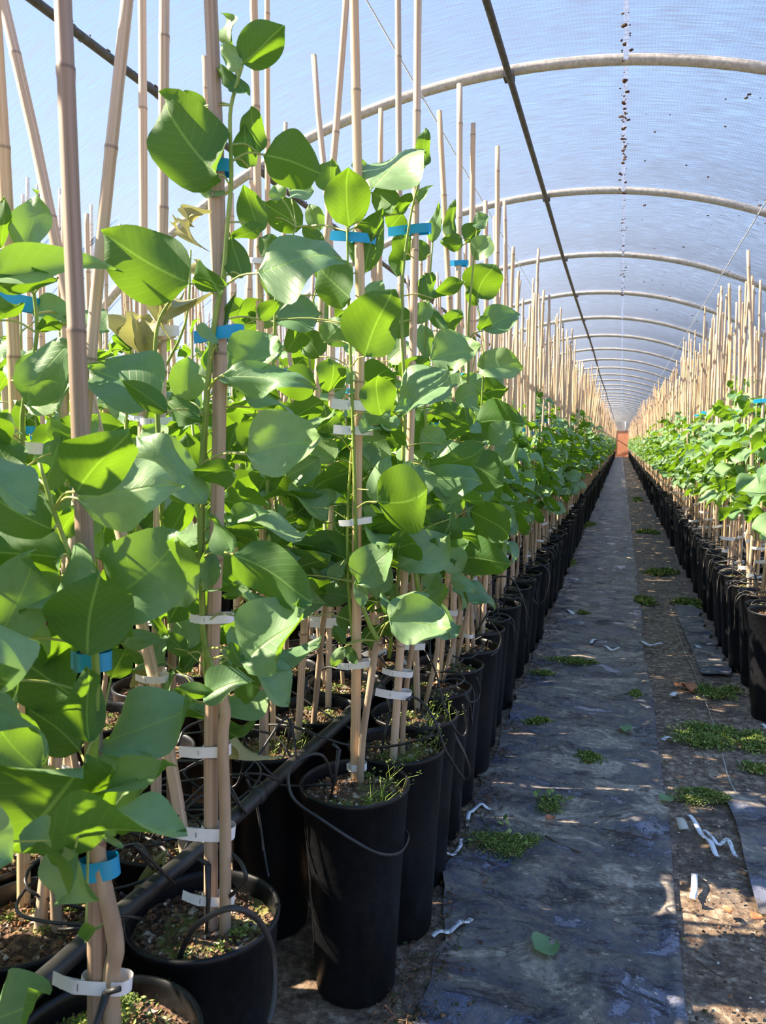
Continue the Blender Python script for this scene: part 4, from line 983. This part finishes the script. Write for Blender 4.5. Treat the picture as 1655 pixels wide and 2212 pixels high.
def quad_tube(P, rads, sides, vs=4.0):
    V = []; F = []; U = []
    for i, (p, r) in enumerate(zip(P, rads)):
        for k in range(sides):
            a = 2*math.pi*k/sides; V.append((p[0]+math.cos(a)*r, p[1]+math.sin(a)*r, p[2]))
    for i in range(len(P)-1):
        for k in range(sides):
            k2 = (k+1) % sides; F.append((i*sides+k, i*sides+k2, (i+1)*sides+k2, (i+1)*sides+k)); U += [(k/sides, P[i][2]*vs), ((k+1)/sides, P[i][2]*vs), ((k+1)/sides, P[i+1][2]*vs), (k/sides, P[i+1][2]*vs)]
    return np.array(V), np.array(F), np.array(U)
TEMPL = []
def templ(seed, nl, ncane, lo):
    R = random.Random(seed); parts = []
    V, F, U = quad_tube([(0, 0, GZ), (0, 0, 0.45), (0, 0, 0.46), (0, 0, 0.42)], [0.094, 0.125, 0.126, 0.112], 10 if not lo else 6); parts.append((V, F, U, 0))
    V = np.array([(-.1, -.1, .42), (.1, -.1, .42), (.1, .1, .42), (-.1, .1, .42)]); parts.append((V, np.array([[0, 1, 2, 3]]), np.zeros((4, 2)), 3))
    for k in range(ncane):
        x, y = R.uniform(-.05, .05), R.uniform(-.05, .05); L = R.uniform(1.7, 2.1); a, b = R.gauss(0, .045), R.gauss(0, .04)
        V, F, U = quad_tube([(x, y, .42), (x+a*.9, y+b*.9, .42+L*.5), (x+a*2, y+b*2, .42+L)], [.0105, .010, .009], 5 if not lo else 3); parts.append((V, F, U, 1))
    V, F, U = quad_tube([(.02, 0, .42), (.02, .01, .82)], [.009, .007], 4); parts.append((V, F, U, 1))
    for z in (0.55, 0.7):
        V, F, U = quad_tube([(.01, 0, z), (.01, 0, z+.018)], [.022, .022], 4); parts.append((V, F, U, 4))
    V, F, U = quad_tube([(.01, 0, 1.35), (.01, 0, 1.37)], [.024, .024], 4); parts.append((V, F, U, 5))
    st, sk, lv = gen_foliage(R, 0.74, R.uniform(1.35, 1.68), nl)
    V, F, U = np_foliage(lv, XGEO if lo else LGEO, R); parts.append((V, F, U, 2))
    o = 0; VV = []; FF = []; UU = []; MM = []
    for V, F, U, mi in parts: VV.append(V); FF.append(F+o); UU.append(U); MM.append(np.full(len(F), mi)); o += len(V)
    return np.vstack(VV), np.vstack(FF), np.vstack(UU), np.concatenate(MM)
TA = [templ(300+i, 12, R_c, False) for i, R_c in enumerate((2, 3, 2, 3, 2, 1))]
TB = [templ(320+i, 8, 2, True) for i in range(4)]
def far_bed(name, rows, label, yend=YEND-0.6):
    R = random.Random(len(name)); VV = []; FF = []; UU = []; MM = []; o = 0
    for x, ys_ in rows:
        y = ys_
        while y < yend:
            t = R.choice(TA if y < 22 else TB); a = R.random()*6.283; c, s = math.cos(a), math.sin(a); zs = R.uniform(0.95, 1.05)
            M3 = np.array(((c, -s, 0), (s, c, 0), (0, 0, 1)))
            V = t[0] @ M3.T; V[:, 2] *= 1.0; m = t[3]
            V = V + np.array((x+R.gauss(0, .015), y+R.gauss(0, .01), 0)); VV.append(V); FF.append(t[1]+o); UU.append(t[2]); MM.append(m); o += len(V)
            y += 0.262
    me = np_mesh(name, np.vstack(VV), np.vstack(FF), np.vstack(UU), np.concatenate(MM), [POT, BAMBOO, LEAF, SOIL, WHITE, BLUE])
    return tag(link(name, me), label, 'potted trees', 'saplings far down the beds', 'stuff')
far_bed('distant_saplings', L_, 'far rows of the left bed, potted saplings crowding towards the tunnel end')
far_bed('distant_saplings', R_, 'far rows of the right bed, potted saplings and dense pale canes')
far_bed('distant_saplings', OU, 'far rows of the outer bed against the left cloth')
print('THINGS', things+len(HERO), 'LEAVES', nleaf)
# ------------------------------------------------------------------ irrigation
def rpipe(y0, y1, x, z):
    P = []
    y = y0
    while y < y1: P.append((x+0.012*math.sin(y*1.3), y, z+0.006*math.sin(y*2.1))); y += 0.3
    return P
pipeL = tag(empty('irrigation_pipe', (-0.715, 0.5, 0.48)), 'thick black irrigation pipe lying on the pot rims of the left bed', 'pipe')
O = Vector((-0.715, 0.5, 0.48))
PL = [Vector(p) for p in ((-0.775, 0.55, 0.482), (-0.765, 0.90, 0.486), (-0.742, 1.25, 0.484), (-0.728, 1.62, 0.486), (-0.715, 1.95, 0.484), (-0.712, 2.3, 0.484))] + [Vector((-0.712+0.01*math.sin(q), 2.3+q*0.5, 0.484)) for q in range(1, 50)]
b = MB(); b.tube([p-O for p in smooth_path(PL, 3)], 0.0165, 12, TUBE, vscale=1); link('pipe', b.mesh('pipe'), pipeL)
for (px, py) in ((150, 2022), (525, 1712), (745, 1537), (850, 1432)):
    c = at_z(px, py, 0.485); b = MB(); b.tube([(0, -.014, 0), (0, -.008, 0), (0, .008, 0), (0, .014, 0)], [.0175, .0195, .0195, .0175], 14, COUPLE if px in (150, 850) else TUBE); k = link('coupling', b.mesh('coupling'), pipeL, [q for q in [a_.lerp(b_, (c.y-a_.y)/(b_.y-a_.y)) for a_, b_ in zip(PL, PL[1:]) if a_.y <= c.y <= b_.y]][0]-O)
    if px in (150, 850): k['label'] = 'grey pipe coupling'
pipeR = tag(empty('irrigation_pipe', (0.87, 3.8, 0.48)), 'thick black irrigation pipe lying on the pot rims of the right bed', 'pipe')
OR = Vector((0.87, 3.8, 0.48)); b = MB(); b.tube([Vector((0.87+0.01*math.sin(q), 3.8+q*0.5, 0.484))-OR for q in range(0, 45)], 0.0165, 10, TUBE); link('pipe', b.mesh('pipe'), pipeR)
# drip tubes traced one by one: image points and distance
TUBES = [
 (.98, .0048, [(385, 2190), (378, 2120), (395, 2050), (430, 1995), (500, 1962), (560, 1990), (590, 2060), (592, 2150), (580, 2212)]),
 (1.10, .0035, [(262, 2110), (330, 2050), (430, 1985), (520, 1915), (528, 1880), (500, 1845), (430, 1815)]),
 ([1.60, 1.58, 1.56, 1.54, 1.51, 1.495, 1.485, 1.485, 1.49, 1.52, 1.60, 1.67, 1.70], .0038, [(719, 1690), (708, 1650), (692, 1630), (663, 1633), (628, 1659), (624, 1698), (641, 1733), (697, 1772), (763, 1815), (819, 1844), (863, 1842), (882, 1811), (874, 1790)]),
 (1.58, .0032, [(716, 1694), (641, 1698), (558, 1689), (532, 1676)]),
 (1.44, .0032, [(534, 1684), (556, 1745), (570, 1837), (580, 1894)]),
 (1.84, .0034, [(879, 1512), (892, 1506), (914, 1520), (941, 1560), (960, 1615), (987, 1661), (1006, 1684), (1014, 1666), (1006, 1634), (982, 1585)]),
 (1.92, .0030, [(925, 1410), (944, 1460), (958, 1520), (968, 1542)]),
 (2.05, .0030, [(1000, 1522), (1009, 1571), (1000, 1590), (984, 1577), (975, 1560)]),
 (2.28, .0030, [(1030, 1463), (1037, 1493), (1030, 1512), (1014, 1516), (1003, 1500)]),
 (2.7, .0030, [(1062, 1345), (1082, 1376), (1074, 1406), (1060, 1417)]),
 (3.0, .0032, [(1057, 1262), (1070, 1248), (1095, 1246), (1112, 1258), (1125, 1284), (1143, 1338)]),
 (3.5, .0032, [(1133, 1222), (1145, 1214), (1168, 1218), (1187, 1240), (1179, 1289), (1163, 1306), (1150, 1292)]),
 (1.95, .0032, [(584, 1470), (640, 1500), (700, 1540), (758, 1575)]),
 (1.85, .0032, [(515, 1470), (530, 1455), (550, 1452), (584, 1470)]),
 (2.0, .0032, [(585, 1590), (625, 1570), (689, 1452), (741, 1448), (793, 1468)]),
 (1.78, .0034, [(500, 1600), (524, 1572), (570, 1566), (624, 1568), (680, 1586), (741, 1607), (800, 1614), (850, 1611), (900, 1600), (935, 1588)]),
 (1.50, .0036, [(384, 1610), (400, 1575), (440, 1556), (480, 1552), (520, 1585), (530, 1620), (515, 1690), (480, 1710)]),
 (1.25, .0040, [(205, 1800), (250, 1790), (320, 1812), (360, 1840), (395, 1900), (400, 1985)]),
 (1.20, .0036, [(120, 2120), (60, 2130), (0, 2100), (-30, 2040)]),
 (1.08, .0036, [(262, 1930), (290, 1960), (300, 2010), (290, 2060), (255, 2080)]),
 (1.35, .0036, [(328, 1720), (350, 1735), (400, 1770), (440, 1800)]),
 (1.45, .0036, [(250, 1800), (300, 1775), (350, 1782), (372, 1800), (420, 1870), (440, 1888)]),
 (1.7, .0034, [(226, 1600), (232, 1620), (245, 1660)]),
 (1.15, .0036, [(0, 1890), (60, 1897), (120, 1895), (200, 1905), (253, 1960), (252, 2030)]),
 (1.9, .0030, [(540, 1410), (548, 1440), (552, 1480)]), (1.9, .0030, [(545, 1400), (556, 1440), (562, 1485)]),
]
for Y, r_, px in TUBES:
    b = MB()
    P = smooth_path([at_y(x, y, Y[i] if isinstance(Y, list) else Y+0.03*math.sin(i*1.3))-O for i, (x, y) in enumerate(px)], 5)
    b.tube(P, r_, 7, TUBE); link('drip_tube', b.mesh('drip_tube'), pipeL)
def rand_tube(R, x0, y0, x1, y1, hang):
    z = 0.49; P = [(x0, y0, z)]
    P.append((x0*.7+x1*.3, y0+R.uniform(-.05, .05), z+R.uniform(.03, .10)))
    a0 = R.random()*6; rr = R.uniform(.07, .12)
    for k in range(R.choice([3, 5, 8])): a = a0+k*0.9; P.append((x1+rr*math.cos(a), y1+rr*math.sin(a), 0.46+R.uniform(0.0, .05)))
    if hang:
        s_ = 1 if x1 > x0 else -1
        P += [(x1+s_*.125, y1-.03, .47), (x1+s_*.145, y1-.01, .40-.1*R.random()), (x1+s_*.135, y1+.05, .36-.1*R.random()), (x1+s_*.13, y1+.09, .44), (x1+s_*.06, y1+.07, .475)]
    P.append((x1+R.uniform(-.04, .04), y1+R.uniform(-.04, .04), .44))
    b = MB(); b.tube(smooth_path(P, 4), .003, 5, TUBE); return b.mesh('drip_tube')
R = random.Random(12)
y = 1.0
while y < 7.0:
    for x1 in (-0.575, -0.87, -1.13):
        if R.random() < (0.95 if y > 2.5 else 0.7) and not (x1 > -0.6 and y < 2.2):
            me = rand_tube(R, -0.715, y, x1, y+R.uniform(-.08, .08), x1 > -0.6 and R.random() < .5)
            link('drip_tube', me, pipeL, -O)
            if x1 < -.6 and y < 2.6: link('drip_tube', rand_tube(R, -0.715, y+.1, x1, y+R.uniform(-.1, .1), False), pipeL, -O)
    y += 0.262
y = 4.0
while y < 9.5:
    link('drip_tube', rand_tube(R, 0.87, y, 0.73, y+R.uniform(-.08, .08), R.random() < .5), pipeR, -OR)
    y += 0.262

# ------------------------------------------------------------------ moss, fallen tapes, litter on the ground
MOSSES = [((1090, 1815), .125, .10, 'large', 'bright green moss clump with weeds beside the fallen curved white tape'), ((1190, 1735), .06, .07, 's', 'small dark green moss tuft behind the large moss clump'),
 ((1240, 1432), .17, .05, 'm', 'long low moss streak lying across the grey path sheet'), ((1172, 1457), .07, .05, 's', 'dark moss tuft beside the aisle-row pots below the moss streak'),
 ((1376, 1504), .05, .06, 's', 'small round moss tuft at the edge of the path sheet'), ((1530, 1595), .17, .14, 'large', 'widest moss carpet, right of the path sheet edge'),
 ((1500, 1722), .12, .07, 'm', 'moss carpet beside the torn white strips, right mat'), ((1560, 1500), .12, .12, 'm', 'moss carpet near the foot of the right-hand pots'),
 ((1168, 1562), .07, .035, 's', 'thin moss wisp on the left of the path sheet'), ((1432, 1238), .14, .12, 's', 'yellow-green moss patch where the right mat recedes'),
 ((1490, 1305), .12, .09, 's', 'moss patch in front of the torn grey strip'), ((1630, 1605), .09, .12, 'm', 'moss patch at the right frame edge under the pots'),
 ((1270, 1135), .12, .25, 's', 'flat moss along the left pots in the distance'), ((1400, 1150), .14, .2, 's', 'flat moss along the right mat in the distance'),
 ((1290, 1060), .10, .6, 's', 'strip of moss along the left pots far down the aisle'), ((1378, 1080), .10, .5, 's', 'strip of moss along the right pots far down the aisle'), ((1225, 1215), .10, .2, 's', 'moss strip between the left pots and the distant white tape'), ((1395, 1300), .08, .12, 's', 'brownish moss blot right of the path sheet edge, middle distance'),
 ((1258, 1325), .06, .05, 's', 'small moss tuft beside the short white tape by the left pots'), ((1640, 1660), .06, .05, 's', 'small yellowish moss tuft on the crumpled strip'), ((1270, 1640), .05, .05, 's', 'faint dried weed tuft in the middle of the path sheet')]
for i, ((px, py), rx, ry, sz, lab) in enumerate(MOSSES):
    c = at_z(px, py, 0.012); b = MB(); R = random.Random(500+i)
    rx *= 1.25; ry *= 1.35; nn = int(420000*rx*ry*(1 if c.y < 4 else .35)); nn = max(500, min(nn, 9000))
    for q in range(9):
        a = R.random()*6.283; rr = R.random()**.6*.6
        sprig_geo(b, R, (c.x+rx*rr*math.cos(a), c.y+ry*rr*math.sin(a), GZ+0.012), rx*R.uniform(.4, .7), ry*R.uniform(.4, .7), nn//9, 0.020 if sz != 's' else .013, 0.0032 if c.y < 3 else (.006 if c.y < 6 else .014))
    if sz == 'large' or (px, py) == (1190, 1735):
        mi = b.m(SHOOT)
        for q in range(26):   # a few broader weed leaves
            p = Vector((c.x+R.gauss(0, rx*.4), c.y+R.gauss(0, ry*.35), GZ+.03)); d = Vector((R.gauss(0, 1), R.gauss(0, 1), .6)).normalized()*R.uniform(.015, .03); e = d.cross(Vector((0, 0, 1)))*.35; i0 = len(b.v)
            b.v += [p, p+d*.5+e, p+d, p+d*.5-e]; b.f.append((i0, i0+1, i0+2, i0+3)); b.mi.append(b.m(MOSS)); b.uv += [(0, 0)]*4
    tag(link('moss_clump', b.mesh('moss_clump', False)), lab, 'moss', 'moss clumps on the ground', 'stuff')
TAPES = [([(1010, 1772), (1018, 1752), (1040, 1742), (1062, 1748)], .014, 'curved fallen white tape at the edge of the large moss clump', WHITE),
 ([(945, 1848), (975, 1845), (993, 1835), (996, 1812)], .012, 'curled fallen white tape at the foot of the aisle-row pots', WHITE_OLD),
 ([(934, 2024), (965, 2012), (995, 1998), (1018, 1984)], .016, 'straight speckled white tape, nearest one on the ground sheet', WHITE_OLD),
 ([(1488, 1762), (1512, 1795), (1535, 1825), (1550, 1850)], .016, 'long fallen white tape crossing a crumpled one, right mat', WHITE),
 ([(1520, 1795), (1550, 1822), (1572, 1818), (1590, 1850)], .013, 'crumpled greyish tape lying across the long white tape', WHITE_OLD),
 ([(1500, 1890), (1500, 1920), (1496, 1948)], .018, 'short broad white tape lying alone on the right mat', WHITE),
 ([(1383, 1386), (1400, 1392), (1430, 1392)], .03, 'fallen white tape across the edge of the path sheet, middle distance', WHITE_OLD),
 ([(1303, 1396), (1320, 1403), (1338, 1402)], .02, 'thin curved white tape on the path sheet, middle distance', WHITE),
 ([(1276, 1390), (1286, 1380)], .022, 'tiny white tape scrap beside the thin curved tape', WHITE),
 ([(1224, 1318), (1238, 1326)], .03, 'short white tape by the small moss tuft near the left pots', WHITE),
 ([(1222, 1250), (1250, 1252)], .03, 'distant white tape beside the left pots', WHITE),
 ([(1452, 1504), (1464, 1496)], .03, 'square white scrap by the orange leaves on the right mat', WHITE),
 ([(1432, 1600), (1450, 1592)], .02, 'white tape scrap at the sheet edge beside the widest moss carpet', WHITE_OLD),
 ([(1645, 1565), (1668, 1585)], .02, 'white tape end at the right frame edge', WHITE), ([(1500, 1395), (1512, 1400)], .03, 'pale scrap in the shade beside the torn grey strip', WHITE_OLD),
 ([(1466, 1768), (1478, 1790)], .03, 'pale yellow paper scrap beside the start of the long white tape', LITTER2)]
for px, w_, lab, mat in TAPES:
    b = MB(); P = smooth_path([at_z(x, y, 0.022) for x, y in px], 5); mi = b.m(mat)
    for i, p in enumerate(P):
        t = (P[min(i+1, len(P)-1)]-P[max(i-1, 0)]).normalized(); s_ = Vector((t.y, -t.x, 0.15*math.sin(i))).normalized()*w_/2
        zz = Vector((0, 0, 0.006*math.sin(i*0.8)+.004)); b.v += [p-s_+zz, p+s_+zz, p-s_+zz-Vector((0, 0, .0015)), p+s_+zz-Vector((0, 0, .0015))]
    for i in range(len(P)-1):
        for a_, c_ in ((0, 1), (3, 2), (1, 3), (2, 0)):
            b.f.append((4*i+a_, 4*i+c_, 4*i+4+c_, 4*i+4+a_)); b.mi.append(mi); b.uv += [(0, 0)]*4
    tag(link('fallen_tape', b.mesh('fallen_tape')), lab, 'tape', 'white tapes fallen on the ground')
# string, twigs, fallen leaves
b = MB(); b.tube(smooth_path([at_z(x, y, 0.02)+Vector((0, 0, .006*math.sin(x))) for x, y in ((1560, 1630), (1575, 1680), (1600, 1730), (1612, 1790), (1640, 1850), (1662, 1900))], 6), .0022, 5, STRING)
tag(link('jute_string', b.mesh('jute_string')), 'pale string trailing towards the right frame edge over the mat', 'string')
b = MB(); b.tube(smooth_path([at_z(x, y, 0.02) for x, y in ((1445, 1300), (1460, 1350), (1480, 1410), (1500, 1450), (1540, 1560), (1550, 1615))], 6), .0016, 4, STRING)
tag(link('jute_string', b.mesh('jute_string')), 'thin string running down the right mat past the moss', 'string')
TW = [([(1178, 1805), (1215, 1826), (1255, 1842)], .003, 'dark twig lying right of the large moss clump'), ([(1295, 1765), (1340, 1762), (1390, 1775), (1425, 1775)], .0022, 'thin bent twig in the middle of the path sheet'),
 ([(1300, 1790), (1360, 1802), (1410, 1815)], .0022, 'thin twig below the bent one on the path sheet'), ([(1170, 1620), (1200, 1612), (1220, 1635)], .0018, 'curled twig near the left edge of the path sheet'), ([(1505, 2075), (1560, 2110), (1600, 2105)], .0018, 'thin root strand on the right mat near the bottom'),
 ([(1250, 2165), (1280, 2212)], .002, 'short dark twig at the bottom of the path sheet')]
for px, r_, lab in TW:
    b = MB(); b.tube(smooth_path([at_z(x, y, 0.026) for x, y in px], 5), r_, 5, TWIG); tag(link('twig', b.mesh('twig')), lab, 'twig', 'twigs on the ground')
FL = [((1155, 2052), (1205, 2030), 44, 'green fallen leaf lying alone on the near ground sheet', LEAF, 0), ((1462, 1483), (1480, 1476), 20, 'left of two dry orange leaves on the right mat', FALLEN, 1), ((1482, 1478), (1498, 1490), 20, 'right of two dry orange leaves on the right mat', FALLEN, 2), ((1180, 1772), (1200, 1762), 12, 'small rust-coloured leaf scrap right of the large moss clump', FALLEN, 1),
 ((1562, 1962), (1580, 1972), 14, 'small ochre leaf scrap on the right mat near the bottom', FALLEN, 2), ((1625, 1985), (1645, 1975), 18, 'pale orange leaf scrap near the right frame edge', FALLEN, 1), ((1345, 1568), (1356, 1578), 22, 'small green weed leaf at the path sheet edge', LEAF, 2), ((1430, 1730), (1450, 1718), 20, 'bluish green leaf scrap where the sheet edge meets the moss', LEAF, 1)]
for (bx, by), (tx, ty), w_, lab, mat, k in FL:
    B = at_z(bx, by, .026); T = at_z(tx, ty, .034); fw = (B-Vector((0, 0, CAMZ))).dot(FWD); g = leaf_geo(8, 4, 90+k, .3, .15, 1.2, .4)
    o = link('fallen_leaf', leaf_mesh('fallen_leaf', g, mat), mw=leaf_matrix(B, T-B, Vector((.1, 0, 1)), (T-B).length, w_/FPX*fw*1.6)); tag(o, lab, 'leaf', 'single fallen leaves')
def scatter(name, lab, n_, fpos, mats, smin, smax, flat=.35):
    b = MB(); R = random.Random(len(lab))
    for q in range(n_):
        x, y = fpos(R); s_ = smin+(smax-smin)*R.random()**2.5
        z = GZ + (0.012 if -.45 < x < .17 else 0.010)
        mi = b.m(R.choice(mats)); i0 = len(b.v); a0 = R.random()*6; c = Vector((x, y, z+s_*.25))
        for k in range(5): a = a0+k*1.257+R.gauss(0, .2); rr = s_*R.uniform(.35, 1.0); b.v.append(c+Vector((rr*math.cos(a), rr*math.sin(a), R.uniform(-.2, .4)*s_)))
        b.v.append(c+Vector((0, 0, s_*.3)))
        for k in range(5): b.f.append((i0+k, i0+(k+1) % 5, i0+5)); b.mi.append(mi); b.uv += [(0, 0)]*3
    tag(link(name, b.mesh(name, False)), lab, 'litter', None, 'stuff')
scatter('leaf_litter', 'brown crumbs and leaf bits gathered along the foot of the left pots', 7500, lambda R: (-0.50+abs(R.gauss(0, .08)), 1.0+R.random()**1.6*12), [LITTER, GRIME, GRIME, TWIG, MOSSBASE, MOSSBASE, GRIME], .002, .010)
scatter('leaf_litter', 'leaf litter and bark crumbs strewn over the right mat', 8000, lambda R: (R.uniform(.17, .66), 1.4+R.random()**1.5*14), [LITTER, GRIME, TWIG, LITTER2, TWIG, GRIME, TWIG, GRIME, MOSSBASE], .002, .010)
scatter('leaf_litter', 'fine dirt crumbs scattered on the grey path sheet', 2200, lambda R: (R.uniform(-.4, .17), 1.2+R.random()**1.5*14), [GRIME, TWIG, LITTER2, GRIME, TWIG], .0015, .006)
def roots():
    b = MB(); R = random.Random(8)
    for q in range(260):
        x, y = -.46+abs(R.gauss(0, .05)), 1.2+R.random()**1.5*5; p = Vector((x, y, GZ+.01)); P = [p]
        for k in range(3): p = p+Vector((R.gauss(0, .02), R.gauss(0, .02), R.uniform(0, .012))); P.append(p)
        b.tube(P, .0012, 3, R.choice([TWIG, MOSSBASE, LITTER]), cap=False)
    tag(link('dry_roots', b.mesh('dry_roots')), 'tangle of dry roots and stalks at the foot of the left pots', 'roots', None, 'stuff')
roots()
# roots hanging out of the nearest pot foot
